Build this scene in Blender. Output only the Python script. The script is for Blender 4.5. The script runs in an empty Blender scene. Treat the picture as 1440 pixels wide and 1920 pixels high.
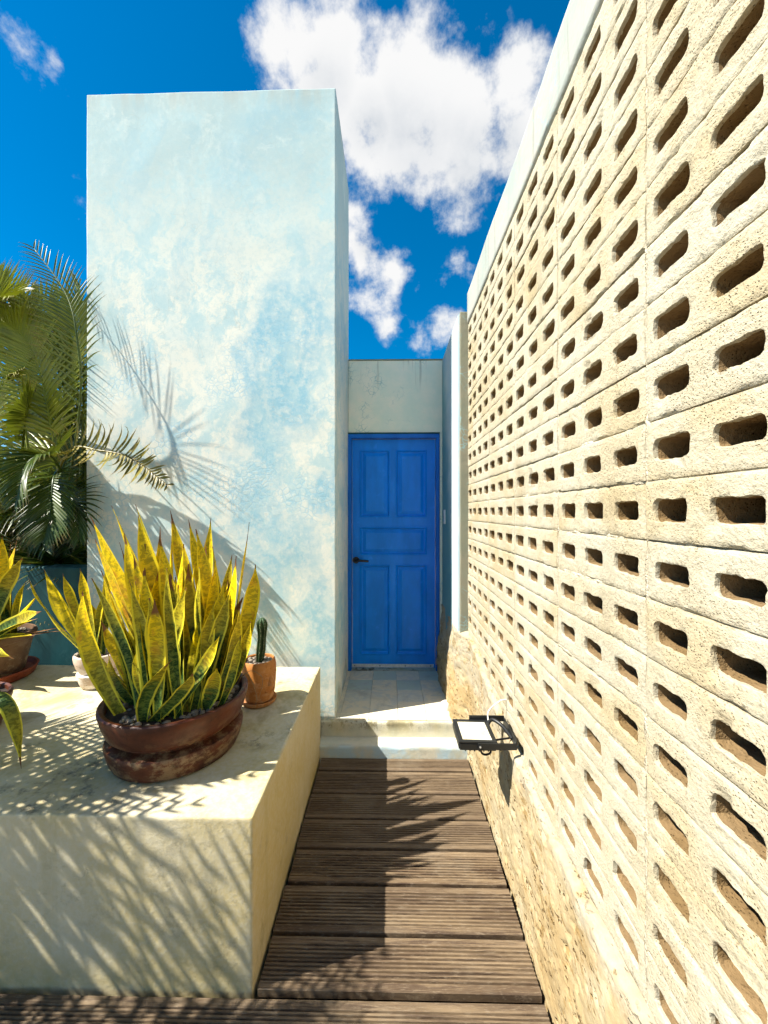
import bpy, bmesh, math, random
from mathutils import Vector, Matrix, noise as mnoise, Quaternion

random.seed(7)
SC = bpy.context.scene
COL = SC.collection
R = math.radians

# ------------------------------------------------------------------ camera
YAW = 0.0155
EYE = Vector((0.0, 0.0, 1.6))
FPX = 721.0
cam_d = bpy.data.cameras.new('camera')
cam = bpy.data.objects.new('camera', cam_d)
COL.objects.link(cam)
cam.location = EYE
cam.rotation_euler = (R(90), 0, YAW)
cam_d.sensor_fit = 'HORIZONTAL'
cam_d.sensor_width = 36.0
cam_d.lens = 36.0 * FPX / 1440.0
cam_d.clip_start = 0.02
cam_d.clip_end = 5000
SC.camera = cam

# ------------------------------------------------------------------ exposure
SC.view_settings.view_transform = 'Standard'
SC.view_settings.look = 'None'
SC.view_settings.exposure = 1.35
SC.view_settings.gamma = 1.0
SC.view_settings.use_curve_mapping = False

SC.cycles.max_bounces = 6
SC.cycles.diffuse_bounces = 3
SC.cycles.glossy_bounces = 1
SC.cycles.use_adaptive_sampling = True
SC.cycles.adaptive_threshold = 0.03
SC.cycles.transmission_bounces = 3

# ------------------------------------------------------------------ sun
SUN = Vector((-0.443, -0.14, 0.578)).normalized()
sd = bpy.data.lights.new('sun', 'SUN')
sd.energy = 5.0
sd.angle = R(0.5)
sd.color = (1.0, 0.95, 0.86)
sun = bpy.data.objects.new('sun', sd)
COL.objects.link(sun)
sun.rotation_euler = (-SUN).to_track_quat('-Z', 'Y').to_euler()
sun.location = SUN * 20


# ------------------------------------------------------------------ node helpers
def N(t, typ, ins=None, **props):
    n = t.nodes.new(typ)
    for k, v in props.items():
        setattr(n, k, v)
    for k, v in (ins or {}).items():
        s = n.inputs[k]
        if isinstance(v, bpy.types.NodeSocket):
            t.links.new(v, s)
        else:
            s.default_value = v
    return n


def c4(c):
    return tuple(c) if len(c) == 4 else (c[0], c[1], c[2], 1.0)


def fmath(t, op, a, b=None, c=None, clamp=False):
    ins = {0: a}
    if b is not None:
        ins[1] = b
    if c is not None:
        ins[2] = c
    return N(t, 'ShaderNodeMath', ins, operation=op, use_clamp=clamp).outputs[0]


def vmath(t, op, a, b=None, scale=None):
    ins = {0: a}
    if b is not None:
        ins[1] = b
    if scale is not None:
        ins[3] = scale
    n = N(t, 'ShaderNodeVectorMath', ins, operation=op)
    return n.outputs['Value'] if op in ('DISTANCE', 'LENGTH', 'DOT_PRODUCT') else n.outputs['Vector']


def noi(t, vec, scale, detail=6.0, rough=0.55, dist=0.0, color=False):
    detail = min(detail, 7.0 if scale < 12 else 4.0 if scale < 40 else 2.0)
    n = N(t, 'ShaderNodeTexNoise', {'Vector': vec, 'Scale': scale, 'Detail': detail, 'Roughness': rough, 'Distortion': dist})
    return n.outputs[1] if color else n.outputs[0]


def vor(t, vec, scale, feature='F1', out=0, rnd=1.0):
    n = N(t, 'ShaderNodeTexVoronoi', {'Vector': vec, 'Scale': scale, 'Randomness': rnd}, feature=feature)
    return n.outputs[out]


def mapr(t, v, a, b, c=0.0, d=1.0, smooth=True):
    n = N(t, 'ShaderNodeMapRange', {0: v, 1: a, 2: b, 3: c, 4: d}, interpolation_type='SMOOTHSTEP' if smooth else 'LINEAR')
    return n.outputs[0]


def mixc(t, f, a, b, blend='MIX'):
    n = N(t, 'ShaderNodeMix', data_type='RGBA', blend_type=blend)
    for i, v in ((0, f), (6, a), (7, b)):
        s = n.inputs[i]
        if isinstance(v, bpy.types.NodeSocket):
            t.links.new(v, s)
        else:
            s.default_value = v if i == 0 else c4(v)
    return n.outputs[2]


def bump(t, h, strength=0.5, dist=0.01, normal=None):
    ins = {'Height': h, 'Strength': strength, 'Distance': dist}
    if normal is not None:
        ins['Normal'] = normal
    return N(t, 'ShaderNodeBump', ins).outputs[0]


def pos(t):
    return N(t, 'ShaderNodeNewGeometry').outputs['Position']


def scl(t, v, s):
    return N(t, 'ShaderNodeMapping', {'Vector': v, 'Scale': s}).outputs[0]


def sep(t, v):
    return N(t, 'ShaderNodeSeparateXYZ', {0: v}).outputs


MATS = {}


def new_mat(name):
    m = bpy.data.materials.new(name)
    m.use_nodes = True
    t = m.node_tree
    t.nodes.clear()
    out = N(t, 'ShaderNodeOutputMaterial')
    MATS[name] = m
    return m, t, out


def finish(t, out, col, rough=0.85, normal=None, spec=0.3, metal=0.0, translucent=None, tfac=0.3):
    p = N(t, 'ShaderNodeBsdfPrincipled')
    for k, v in (('Base Color', col), ('Roughness', rough), ('Metallic', metal), ('Specular IOR Level', spec)):
        if isinstance(v, bpy.types.NodeSocket):
            t.links.new(v, p.inputs[k])
        else:
            p.inputs[k].default_value = c4(v) if k == 'Base Color' else v
    if normal is not None:
        t.links.new(normal, p.inputs['Normal'])
    sh = p.outputs[0]
    if translucent is not None:
        tr = N(t, 'ShaderNodeBsdfTranslucent', {'Color': translucent})
        sh = N(t, 'ShaderNodeMixShader', {0: tfac, 1: sh, 2: tr.outputs[0]}).outputs[0]
    t.links.new(sh, out.inputs[0])


# ------------------------------------------------------------------ pixel -> world
RIGHT = Vector((math.cos(YAW), math.sin(YAW), 0))
FWD = Vector((-math.sin(YAW), math.cos(YAW), 0))


def ray(px, py):
    return RIGHT * ((px - 720) / FPX) + FWD + Vector((0, 0, (960 - py) / FPX))


def at(px, py, y=None, z=None, x=None):
    d = ray(px, py)
    if y is not None:
        k = y / d.y
    elif z is not None:
        k = (z - EYE.z) / d.z
    else:
        k = x / d.x
    return EYE + d * k


# ------------------------------------------------------------------ world: clear sky with scattered cumulus
world = bpy.data.worlds.new('World')
SC.world = world
world.use_nodes = True
wt = world.node_tree
wt.nodes.clear()
wout = N(wt, 'ShaderNodeOutputWorld')
sky = N(wt, 'ShaderNodeTexSky', sky_type='NISHITA', sun_disc=False)
sky.sun_elevation = math.asin(SUN.z)
sky.sun_rotation = math.atan2(SUN.x, SUN.y)
sky.air_density = 1.0
sky.dust_density = 0.7
sky.ozone_density = 4.0
sky.altitude = 300
skyc = N(wt, 'ShaderNodeHueSaturation', {'Hue': 0.492, 'Saturation': 1.5, 'Value': 1.35, 'Color': sky.outputs[0]}).outputs[0]
wdir = N(wt, 'ShaderNodeTexCoord').outputs['Generated']
warp = vmath(wt, 'ADD', wdir, vmath(wt, 'SCALE', vmath(wt, 'SUBTRACT', noi(wt, wdir, 5.0, 1.0, 0.55, color=True), (0.5, 0.5, 0.5)), scale=0.07))
cloud_px = [(560, 40, 95), (640, 105, 130), (620, 200, 95), (735, 190, 150), (850, 225, 130), (945, 165, 85), (965, 250, 95),
            (690, 300, 65), (860, 320, 85), (905, 385, 38), (800, 345, 40), (650, 440, 62), (690, 488, 40), (748, 502, 40),
            (850, 522, 28), (736, 608, 40), (800, 636, 28), (838, 612, 34), (684, 572, 22), (100, 104, 24), (14, 78, 16), (798, 548, 14),
            (125, 355, 8)]
blobs = []
for px, py, r in cloud_px:
    d = ray(px, py)
    cs = 1.0 / d.length
    blobs.append((d.normalized(), r / FPX * cs * (0.5 + 0.5 * cs)))
rnd = random.Random(21)
while len(blobs) < 36:                      # the same kind of cumulus all round the sky
    az = rnd.uniform(R(65), R(295))
    el = rnd.uniform(R(12), R(60))
    d = Vector((math.sin(az) * math.cos(el), math.cos(az) * math.cos(el), math.sin(el)))
    if d.dot(SUN) > 0.9:
        continue
    blobs.append((d, rnd.uniform(0.05, 0.2)))
field = None
for d, r in blobs:
    f = fmath(wt, 'MULTIPLY_ADD', vmath(wt, 'DISTANCE', warp, tuple(d)), -1.0 / 0.11, r / 0.11)
    field = f if field is None else fmath(wt, 'SMOOTH_MAX', field, f, 0.25)
fb = N(wt, 'ShaderNodeTexNoise', {'Vector': wdir, 'Scale': 9.0, 'Detail': 8.0, 'Roughness': 0.62}).outputs[0]
sumf = fmath(wt, 'ADD', field, fmath(wt, 'MULTIPLY_ADD', fb, 2.5, -1.25))
dens = mapr(wt, sumf, -0.12, 0.48)
fbs = noi(wt, vmath(wt, 'ADD', wdir, tuple(SUN * 0.05)), 7.0, 2.0, 0.5)
under = None                                # the greyer, thicker bases of the big cumulus
for px, py, r in ((770, 290, 95), (860, 310, 80), (690, 250, 60), (610, 170, 55), (930, 300, 60), (880, 385, 40), (700, 470, 30)):
    d = ray(px, py)
    cs = 1.0 / d.length
    f = mapr(wt, vmath(wt, 'DISTANCE', warp, tuple(d.normalized())), r / FPX * cs * 1.25, r / FPX * cs * 0.2)
    under = f if under is None else fmath(wt, 'MAXIMUM', under, f)
shade = fmath(wt, 'ADD', fmath(wt, 'MULTIPLY', under, 0.75), fmath(wt, 'MULTIPLY', mapr(wt, sumf, 0.5, 1.6), mapr(wt, fmath(wt, 'MULTIPLY_ADD', fb, -0.5, fbs), 0.17, 0.36, 0.0, 0.6)), clamp=True)
shade = fmath(wt, 'MULTIPLY', shade, mapr(wt, fb, 0.36, 0.62, 1.0, 0.45))
cloudc = mixc(wt, shade, (7.5, 7.5, 7.5), (4.9, 5.25, 5.7))
wcol = mixc(wt, dens, skyc, cloudc)
bg = N(wt, 'ShaderNodeBackground', {'Color': wcol, 'Strength': 0.05})
wt.links.new(bg.outputs[0], wout.inputs[0])
world.cycles.sampling_method = 'MANUAL'
world.cycles.sample_map_resolution = 256

# ------------------------------------------------------------------ object helpers


def tag(o, label=None, cat=None, group=None, kind=None):
    if cat and not kind:
        kind = 'thing'
    for k, v in (('label', label), ('category', cat), ('group', group), ('kind', kind)):
        if v:
            o[k] = v
    return o


def empty(name, loc):
    o = bpy.data.objects.new(name, None)
    o.empty_display_size = 0.05
    o.location = loc
    COL.objects.link(o)
    return o


def link(name, mesh, mat, parent=None, smooth=False, angle=None):
    o = bpy.data.objects.new(name, mesh)
    COL.objects.link(o)
    if mat is not None and not mesh.materials:
        mesh.materials.append(MATS[mat])
    if smooth:
        mesh.polygons.foreach_set('use_smooth', [True] * len(mesh.polygons))
        if angle is not None:
            mesh.set_sharp_from_angle(angle=R(angle))
    if parent is not None:
        o.parent = parent
        o.matrix_parent_inverse = Matrix.Translation(parent.location).inverted()
    return o


def based(o):
    """move a top-level mesh object's origin to the middle of its base"""
    vs = [v.co for v in o.data.vertices]
    c = Vector(((min(v.x for v in vs) + max(v.x for v in vs)) / 2, (min(v.y for v in vs) + max(v.y for v in vs)) / 2, min(v.z for v in vs)))
    o.data.transform(Matrix.Translation(-c))
    o.location = c
    return o


def bm_box(bm, x0, x1, y0, y1, z0, z1):
    vs = [bm.verts.new((x, y, z)) for z in (z0, z1) for y in (y0, y1) for x in (x0, x1)]
    for f in ((0, 2, 3, 1), (4, 5, 7, 6), (0, 1, 5, 4), (1, 3, 7, 5), (3, 2, 6, 7), (2, 0, 4, 6)):
        bm.faces.new([vs[i] for i in f])
    return vs


def to_mesh(bm, name):
    bmesh.ops.recalc_face_normals(bm, faces=bm.faces[:])
    me = bpy.data.meshes.new(name)
    bm.to_mesh(me)
    bm.free()
    return me


def box(name, mat, x0, x1, y0, y1, z0, z1, parent=None, bev=0.0, seg=2):
    bm = bmesh.new()
    bm_box(bm, x0, x1, y0, y1, z0, z1)
    if bev:
        bmesh.ops.bevel(bm, geom=bm.edges[:], offset=bev, segments=seg, affect='EDGES', profile=0.5)
    return link(name, to_mesh(bm, name), mat, parent, smooth=bool(bev), angle=50 if bev else None)


def rough_box(name, mat, x0, x1, y0, y1, z0, z1, parent=None, step=0.05, bev=0.008, amp=0.003, yskew=0.0):
    """a plastered block: subdivided, softly bevelled and slightly uneven"""
    bm = bmesh.new()
    bm_box(bm, x0, x1, y0, y1, z0, z1)
    for ax, a, b in ((0, x0, x1), (1, y0, y1), (2, z0, z1)):
        n = max(1, int((b - a) / step))
        nrm = Vector((0, 0, 0))
        nrm[ax] = 1
        cuts = [a + bev * 2.0, a + bev * 1.01, a + bev * 0.3, b - bev * 2.0, b - bev * 1.01, b - bev * 0.3] + [a + (b - a) * i / n for i in range(1, n)]
        for cc in cuts:
            co = Vector((0, 0, 0))
            co[ax] = cc
            bmesh.ops.bisect_plane(bm, geom=bm.verts[:] + bm.edges[:] + bm.faces[:], plane_co=co, plane_no=nrm)
    lo = Vector((x0 + bev, y0 + bev, z0 + bev))
    hi = Vector((x1 - bev, y1 - bev, z1 - bev))
    for v in bm.verts:
        core = Vector([min(max(v.co[i], lo[i]), hi[i]) for i in range(3)])
        d = v.co - core
        nr = d.normalized() if d.length > 1e-6 else Vector((0, 0, 0))
        co = core + nr * bev
        nse = mnoise.fractal(co * 2.2, 1.0, 2.0, 3)
        ed = sum(1 for i in range(3) if abs(d[i]) > 1e-4)
        chip = 0.0
        if ed >= 2:
            chip = -max(0.0, mnoise.fractal(co * 11.0, 1.0, 2.0, 3) - 0.25) * bev * 1.6
        v.co = co + nr * (nse * amp + chip)
        if yskew:
            v.co.y += yskew * (v.co.x - x1)
    return link(name, to_mesh(bm, name), mat, parent, smooth=True)


def lathe_mesh(name, prof, seg=56, wob=0.0, seed=0.0, sx=1.0, sy=1.0):
    bm = bmesh.new()
    rings = []
    for r, z in prof:
        ring = []
        if r < 1e-5:
            ring = [bm.verts.new((0, 0, z))]
        else:
            for i in range(seg):
                a = 2 * math.pi * i / seg
                rr = r * (1 + wob * mnoise.noise(Vector((math.cos(a) * 1.3 + seed, math.sin(a) * 1.3, z * 7))))
                ring.append(bm.verts.new((rr * math.cos(a) * sx, rr * math.sin(a) * sy, z)))
        rings.append(ring)
    for a, b in zip(rings, rings[1:]):
        if len(a) == 1 and len(b) == 1:
            continue
        for i in range(seg):
            j = (i + 1) % seg
            if len(a) == 1:
                bm.faces.new((a[0], b[i], b[j]))
            elif len(b) == 1:
                bm.faces.new((a[i], a[j], b[0]))
            else:
                bm.faces.new((a[i], a[j], b[j], b[i]))
    return to_mesh(bm, name)


def bez(p0, p1, p2, s):
    return p0 * (1 - s) ** 2 + p1 * 2 * s * (1 - s) + p2 * s * s


def catmull(pts, n):
    """n points along a smooth curve through pts"""
    P = [pts[0] * 2 - pts[1]] + list(pts) + [pts[-1] * 2 - pts[-2]]
    out = []
    m = len(pts) - 1
    for k in range(n):
        u = k / (n - 1) * m
        i = min(int(u), m - 1)
        s = u - i
        a, b, c, d = P[i], P[i + 1], P[i + 2], P[i + 3]
        out.append(0.5 * ((2 * b) + (c - a) * s + (2 * a - 5 * b + 4 * c - d) * s * s + (3 * b - a - 3 * c + d) * s ** 3))
    return out


def bm_tube(bm, pts, rad, seg=8, cap=True):
    """rad: a number or a function of 0..1"""
    rings = []
    up = Vector((0.13, 0.29, 0.95))
    n = len(pts)
    for k, p in enumerate(pts):
        tg = (pts[min(k + 1, n - 1)] - pts[max(k - 1, 0)]).normalized()
        sd_ = tg.cross(up)
        if sd_.length < 0.05:
            sd_ = tg.cross(Vector((1, 0, 0)))
        sd_.normalize()
        u2 = sd_.cross(tg)
        r = rad(k / (n - 1)) if callable(rad) else rad
        rings.append([bm.verts.new(p + sd_ * (r * math.cos(2 * math.pi * i / seg)) + u2 * (r * math.sin(2 * math.pi * i / seg))) for i in range(seg)])
    for a, b in zip(rings, rings[1:]):
        for i in range(seg):
            bm.faces.new((a[i], a[(i + 1) % seg], b[(i + 1) % seg], b[i]))
    if cap:
        bm.faces.new(rings[0][::-1])
        bm.faces.new(rings[-1])


# ------------------------------------------------------------------ materials
def mat_tower():
    m, t, out = new_mat('limewash')
    p = pos(t)
    x, y, z = sep(t, p)
    wv = vmath(t, 'ADD', p, vmath(t, 'SCALE', vmath(t, 'SUBTRACT', noi(t, p, 2.2, 5, 0.6, color=True), (0.5, 0.5, 0.5)), scale=0.55))
    big = noi(t, scl(t, wv, (1.0, 1.0, 0.62)), 1.35, 4, 0.55)
    med = noi(t, scl(t, p, (1, 1, 0.7)), 5.0, 8, 0.65)
    fine = noi(t, p, 34.0, 6, 0.65)
    # where the blue wash survives (real patches of paint)
    patches = [((-0.75, 2.6, 2.55), 0.40, 1.0), ((-0.62, 2.6, 2.95), 0.30, 0.9), ((-0.95, 2.6, 2.05), 0.22, 1.0), ((-1.05, 2.6, 1.6), 0.34, 1.0),
               ((-0.75, 2.6, 1.2), 0.38, 0.9), ((-0.45, 2.6, 1.75), 0.16, 0.9), ((-0.45, 2.6, 0.8), 0.34, 0.9), ((-0.85, 2.6, 0.95), 0.40, 0.9), ((-1.2, 2.6, 1.15), 0.3, 0.8), ((-0.55, 2.6, 3.3), 0.25, 0.4),
               ((-1.25, 2.6, 3.4), 0.3, 0.45), ((-0.9, 2.6, 4.25), 0.5, 0.55), ((-1.6, 2.6, 4.2), 0.5, 0.35)]
    fld = None
    for c, r, w in patches:
        dd = vmath(t, 'DISTANCE', scl(t, wv, (1, 0.0, 0.8)), (c[0], 0.0, c[2] * 0.8))
        f = mapr(t, dd, r * 1.25, r * 0.35, 0.0, w)
        fld = f if fld is None else fmath(t, 'MAXIMUM', fld, f)
    streak = mapr(t, noi(t, scl(t, wv, (3.2, 3.2, 0.22)), 1.6, 3, 0.5), 0.5, 0.62, 0.0, 0.75)
    blue = fmath(t, 'ADD', fmath(t, 'MULTIPLY', fld, mapr(t, big, 0.30, 0.52)), mapr(t, big, 0.56, 0.76, 0.0, 0.35))
    blue = fmath(t, 'SUBTRACT', blue, fmath(t, 'MULTIPLY', streak, 0.55), clamp=True)
    blue = fmath(t, 'MULTIPLY', blue, mapr(t, med, 0.30, 0.56, 0.25, 1.0))
    mot = noi(t, scl(t, wv, (1, 1, 0.7)), 4.2, 7, 0.74)
    cream = mixc(t, mapr(t, mot, 0.44, 0.58), (0.70, 0.69, 0.59), (0.45, 0.58, 0.57))
    cream = mixc(t, mapr(t, med, 0.46, 0.60, 0, 0.6), cream, (0.69, 0.69, 0.60))
    cream = mixc(t, fmath(t, 'MULTIPLY', mapr(t, z, 2.9, 4.3, 0.0, 0.85), mapr(t, mot, 0.60, 0.46, 0.3, 1.0)), cream, (0.35, 0.485, 0.49))
    blue = fmath(t, 'MULTIPLY', blue, mapr(t, noi(t, p, 16, 4, 0.7), 0.36, 0.60, 0.45, 1.0))
    col = mixc(t, blue, cream, (0.25, 0.46, 0.54))
    col = mixc(t, mapr(t, fine, 0.50, 0.40, 0, 0.22), col, (0.34, 0.50, 0.52))
    # crazing of the lime coat
    vw = vmath(t, 'ADD', p, vmath(t, 'SCALE', noi(t, p, 9, 3, 0.5, color=True), scale=0.06))
    cell = vor(t, scl(t, vw, (1, 1, 1)), 26.0, 'DISTANCE_TO_EDGE')
    cell2 = vor(t, scl(t, vw, (1, 1, 0.7)), 11.0, 'DISTANCE_TO_EDGE')
    cmask = fmath(t, 'MULTIPLY', mapr(t, noi(t, p, 2.6, 4, 0.6), 0.47, 0.62), mapr(t, z, 3.6, 2.2))
    craze = fmath(t, 'MULTIPLY', mapr(t, cell, 0.14, 0.0), cmask)
    craze2 = fmath(t, 'MULTIPLY', mapr(t, cell2, 0.018, 0.0), mapr(t, noi(t, p, 1.7, 3, 0.6), 0.52, 0.6, 0, 0.6))
    col = mixc(t, fmath(t, 'MULTIPLY', craze, 0.7), col, (0.30, 0.50, 0.58))
    col = mixc(t, fmath(t, 'MULTIPLY', craze2, 0.5), col, (0.36, 0.38, 0.33))
    col = mixc(t, mapr(t, fine, 0.55, 0.8, 0, 0.25), col, (0.68, 0.70, 0.64))
    grime = fmath(t, 'MULTIPLY', mapr(t, z, 0.55, 0.19), mapr(t, noi(t, p, 6, 6, 0.65), 0.42, 0.7))
    col = mixc(t, fmath(t, 'MULTIPLY', grime, 0.8), col, (0.16, 0.17, 0.10))
    topd = fmath(t, 'MULTIPLY', mapr(t, z, 4.30, 4.5), mapr(t, noi(t, scl(t, p, (1, 1, 0.15)), 9, 5, 0.65), 0.40, 0.66, 0.1, 0.8))
    col = mixc(t, topd, col, (0.40, 0.44, 0.40))
    h = fmath(t, 'ADD', fmath(t, 'MULTIPLY', fine, 0.4), fmath(t, 'SUBTRACT', med, fmath(t, 'MULTIPLY', craze, 0.25)))
    finish(t, out, col, 0.9, bump(t, h, 0.14, 0.012))


def mat_plaster(name, tone_top, dirt=1.0):
    """weathered pale plaster of the door wall, side wall and coping"""
    m, t, out = new_mat(name)
    p = pos(t)
    x, y, z = sep(t, p)
    med = noi(t, p, 4.0, 8, 0.62)
    fine = noi(t, p, 45.0, 6, 0.65)
    col = mixc(t, mapr(t, med, 0.32, 0.7), tone_top, tuple(c * f for c, f in zip(tone_top, (0.80, 0.93, 0.95))))
    drip = mapr(t, noi(t, scl(t, p, (1, 1, 0.05)), 26.0, 4, 0.6), 0.54, 0.7)
    dm = fmath(t, 'MULTIPLY', drip, mapr(t, z, 2.62, 2.95, 0, 0.8 * dirt))
    col = mixc(t, dm, col, (0.16, 0.16, 0.12))
    vw = vmath(t, 'ADD', p, vmath(t, 'SCALE', noi(t, p, 9, 3, 0.5, color=True), scale=0.08))
    cell = vor(t, vw, 24.0, 'DISTANCE_TO_EDGE')
    craze = fmath(t, 'MULTIPLY', mapr(t, cell, 0.07, 0.0), mapr(t, noi(t, p, 3.4, 3, 0.6), 0.52, 0.62, 0, 0.7 * dirt))
    col = mixc(t, craze, col, (0.22, 0.42, 0.44))
    h = fmath(t, 'ADD', fmath(t, 'MULTIPLY', fine, 0.5), med)
    finish(t, out, col, 0.9, bump(t, h, 0.3, 0.01))


def mat_plinth():
    m, t, out = new_mat('plinth_cement')
    p = pos(t)
    x, y, z = sep(t, p)
    nz = sep(t, N(t, 'ShaderNodeNewGeometry').outputs['True Normal'])[2]
    up = mapr(t, nz, 0.6, 0.9)
    med = noi(t, p, 3.6, 9, 0.66, 0.4)
    big = noi(t, p, 1.7, 4, 0.55)
    fine = noi(t, p, 60, 6, 0.65)
    col = mixc(t, mapr(t, big, 0.38, 0.66), (0.56, 0.49, 0.32), (0.52, 0.42, 0.20))
    col = mixc(t, mapr(t, fine, 0.35, 0.7, 0, 0.3), col, (0.60, 0.57, 0.46))
    # lichen and black mould on the top
    stain = fmath(t, 'MULTIPLY', mapr(t, med, 0.47, 0.68), up)
    col = mixc(t, fmath(t, 'MULTIPLY', stain, 0.75), col, (0.26, 0.20, 0.075))
    spots = fmath(t, 'MULTIPLY', mapr(t, noi(t, p, 9, 8, 0.75), 0.52, 0.66), mapr(t, noi(t, p, 2.1, 3, 0.5), 0.42, 0.58))
    col = mixc(t, fmath(t, 'MULTIPLY', fmath(t, 'MULTIPLY', spots, mapr(t, up, 0, 1, 0.3, 0.85)), 1.0), col, (0.10, 0.09, 0.06))
    # run-off streaks down the sides
    side = fmath(t, 'SUBTRACT', 1.0, up)
    drip = mapr(t, noi(t, scl(t, p, (1, 1, 0.045)), 11, 5, 0.6), 0.52, 0.72)
    col = mixc(t, fmath(t, 'MULTIPLY', fmath(t, 'MULTIPLY', drip, side), 0.38), col, (0.42, 0.35, 0.17))
    low = fmath(t, 'MULTIPLY', mapr(t, z, 0.16, 0.0), mapr(t, med, 0.35, 0.65, 0.2, 1.0))
    col = mixc(t, fmath(t, 'MULTIPLY', low, 0.6), col, (0.34, 0.26, 0.08))
    vw = vmath(t, 'ADD', p, vmath(t, 'SCALE', noi(t, p, 6, 4, 0.6, color=True), scale=0.25))
    crack = fmath(t, 'MULTIPLY', mapr(t, vor(t, vw, 2.6, 'DISTANCE_TO_EDGE'), 0.003, 0.0), mapr(t, noi(t, p, 2.3, 2, 0.5), 0.52, 0.56))
    col = mixc(t, fmath(t, 'MULTIPLY', crack, 0.25), col, (0.18, 0.15, 0.10))
    h = fmath(t, 'SUBTRACT', fmath(t, 'ADD', fmath(t, 'MULTIPLY', fine, 0.35), med), crack)
    finish(t, out, col, 0.85, bump(t, h, 0.3, 0.012))


def mat_block(name, ca, cb, cc):
    m, t, out = new_mat(name)
    p = pos(t)
    inf = N(t, 'ShaderNodeObjectInfo').outputs['Random']
    big = noi(t, p, 5.0, 4, 0.65)
    grit = N(t, 'ShaderNodeTexNoise', {'Vector': p, 'Scale': 120.0, 'Detail': 3.0, 'Roughness': 0.7}).outputs[0]
    base = mixc(t, mapr(t, big, 0.38, 0.66), ca, cb)
    base = mixc(t, mapr(t, inf, 0.0, 1.0, 0.0, 0.5, False), base, cc)
    base = mixc(t, mapr(t, noi(t, scl(t, p, (1, 1, 0.35)), 3.4, 5, 0.65), 0.54, 0.72, 0, 0.35), base, tuple(v * 0.62 for v in cb))
    pit = mapr(t, vor(t, p, 170, 'F1'), 0.30, 0.10)
    pitm = fmath(t, 'MULTIPLY', pit, mapr(t, big, 0.46, 0.58))
    dark = fmath(t, 'MAXIMUM', fmath(t, 'MULTIPLY', pitm, 0.7), mapr(t, grit, 0.56, 0.72, 0, 0.6))
    base = mixc(t, dark, base, tuple(c * 0.42 for c in cb))
    h = fmath(t, 'MULTIPLY_ADD', pitm, -0.8, grit)
    finish(t, out, base, 0.95, bump(t, h, 0.7, 0.006), spec=0.1)


def mat_mortar():
    m, t, out = new_mat('mortar')
    p = pos(t)
    g = noi(t, p, 90, 6, 0.75)
    col = mixc(t, mapr(t, g, 0.35, 0.7), (0.34, 0.29, 0.20), (0.55, 0.50, 0.38))
    finish(t, out, col, 0.95, bump(t, g, 0.9, 0.01), spec=0.1)


def mat_rock():
    m, t, out = new_mat('limestone')
    p = pos(t)
    big = noi(t, p, 3.2, 7, 0.62)
    g = noi(t, scl(t, p, (1, 0.5, 1)), 36, 9, 0.74)
    z = sep(t, p)[2]
    col = mixc(t, mapr(t, big, 0.36, 0.66), (0.37, 0.305, 0.185), (0.34, 0.245, 0.12))
    col = mixc(t, mapr(t, noi(t, p, 7, 7, 0.7), 0.5, 0.7, 0, 0.7), col, (0.42, 0.37, 0.26))
    vw = vmath(t, 'ADD', scl(t, p, (1, 0.42, 1)), vmath(t, 'SCALE', noi(t, p, 30, 3, 0.6, color=True), scale=0.05))
    pit = fmath(t, 'MULTIPLY', mapr(t, vor(t, vw, 52, 'F1'), 0.36, 0.14), mapr(t, noi(t, p, 9, 5, 0.65), 0.44, 0.56))
    col = mixc(t, fmath(t, 'MULTIPLY', pit, 0.85), col, (0.12, 0.07, 0.025))
    col = mixc(t, mapr(t, noi(t, scl(t, p, (1, 0.5, 1)), 24, 8, 0.75), 0.54, 0.64, 0, 0.8), col, (0.22, 0.14, 0.05))
    cap = fmath(t, 'MULTIPLY', mapr(t, fmath(t, 'ADD', z, fmath(t, 'MULTIPLY_ADD', big, 0.16, -0.08)), 0.50, 0.56), mapr(t, noi(t, p, 12, 5, 0.7), 0.36, 0.56))
    col = mixc(t, fmath(t, 'MULTIPLY', cap, 0.5), col, (0.34, 0.32, 0.26))
    h = fmath(t, 'SUBTRACT', fmath(t, 'MULTIPLY_ADD', g, 0.5, big), fmath(t, 'MULTIPLY', pit, 1.2))
    finish(t, out, col, 0.95, bump(t, h, 0.6, 0.012), spec=0.1)


def mat_plank():
    m, t, out = new_mat('deck_wood')
    p = pos(t)
    inf = N(t, 'ShaderNodeObjectInfo').outputs['Random']
    pv = N(t, 'ShaderNodeCombineXYZ', {2: fmath(t, 'MULTIPLY', inf, 17.0)}).outputs[0]
    q = vmath(t, 'ADD', p, pv)
    g1 = noi(t, scl(t, q, (2.2, 60, 8)), 1.6, 9, 0.72, 0.6)
    g2 = noi(t, scl(t, q, (1.2, 9, 4)), 1.5, 6, 0.6, 0.4)
    g3 = noi(t, scl(t, q, (14, 150, 20)), 2.0, 5, 0.7)
    col = mixc(t, mapr(t, g2, 0.34, 0.66), (0.090, 0.057, 0.031), (0.205, 0.145, 0.084))
    col = mixc(t, mapr(t, g1, 0.44, 0.62), col, (0.055, 0.033, 0.02))
    col = mixc(t, mapr(t, g3, 0.5, 0.78, 0, 0.7), col, (0.36, 0.285, 0.195))
    col = mixc(t, mapr(t, inf, 0, 1, 0.0, 0.55, False), col, (0.13, 0.095, 0.06))
    col = mixc(t, mapr(t, noi(t, p, 3.2, 5, 0.65), 0.5, 0.72, 0, 0.35), col, (0.24, 0.195, 0.135))
    h = fmath(t, 'ADD', g1, fmath(t, 'MULTIPLY', g3, 0.6))
    finish(t, out, col, 0.72, bump(t, h, 0.55, 0.004), spec=0.25)


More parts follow.
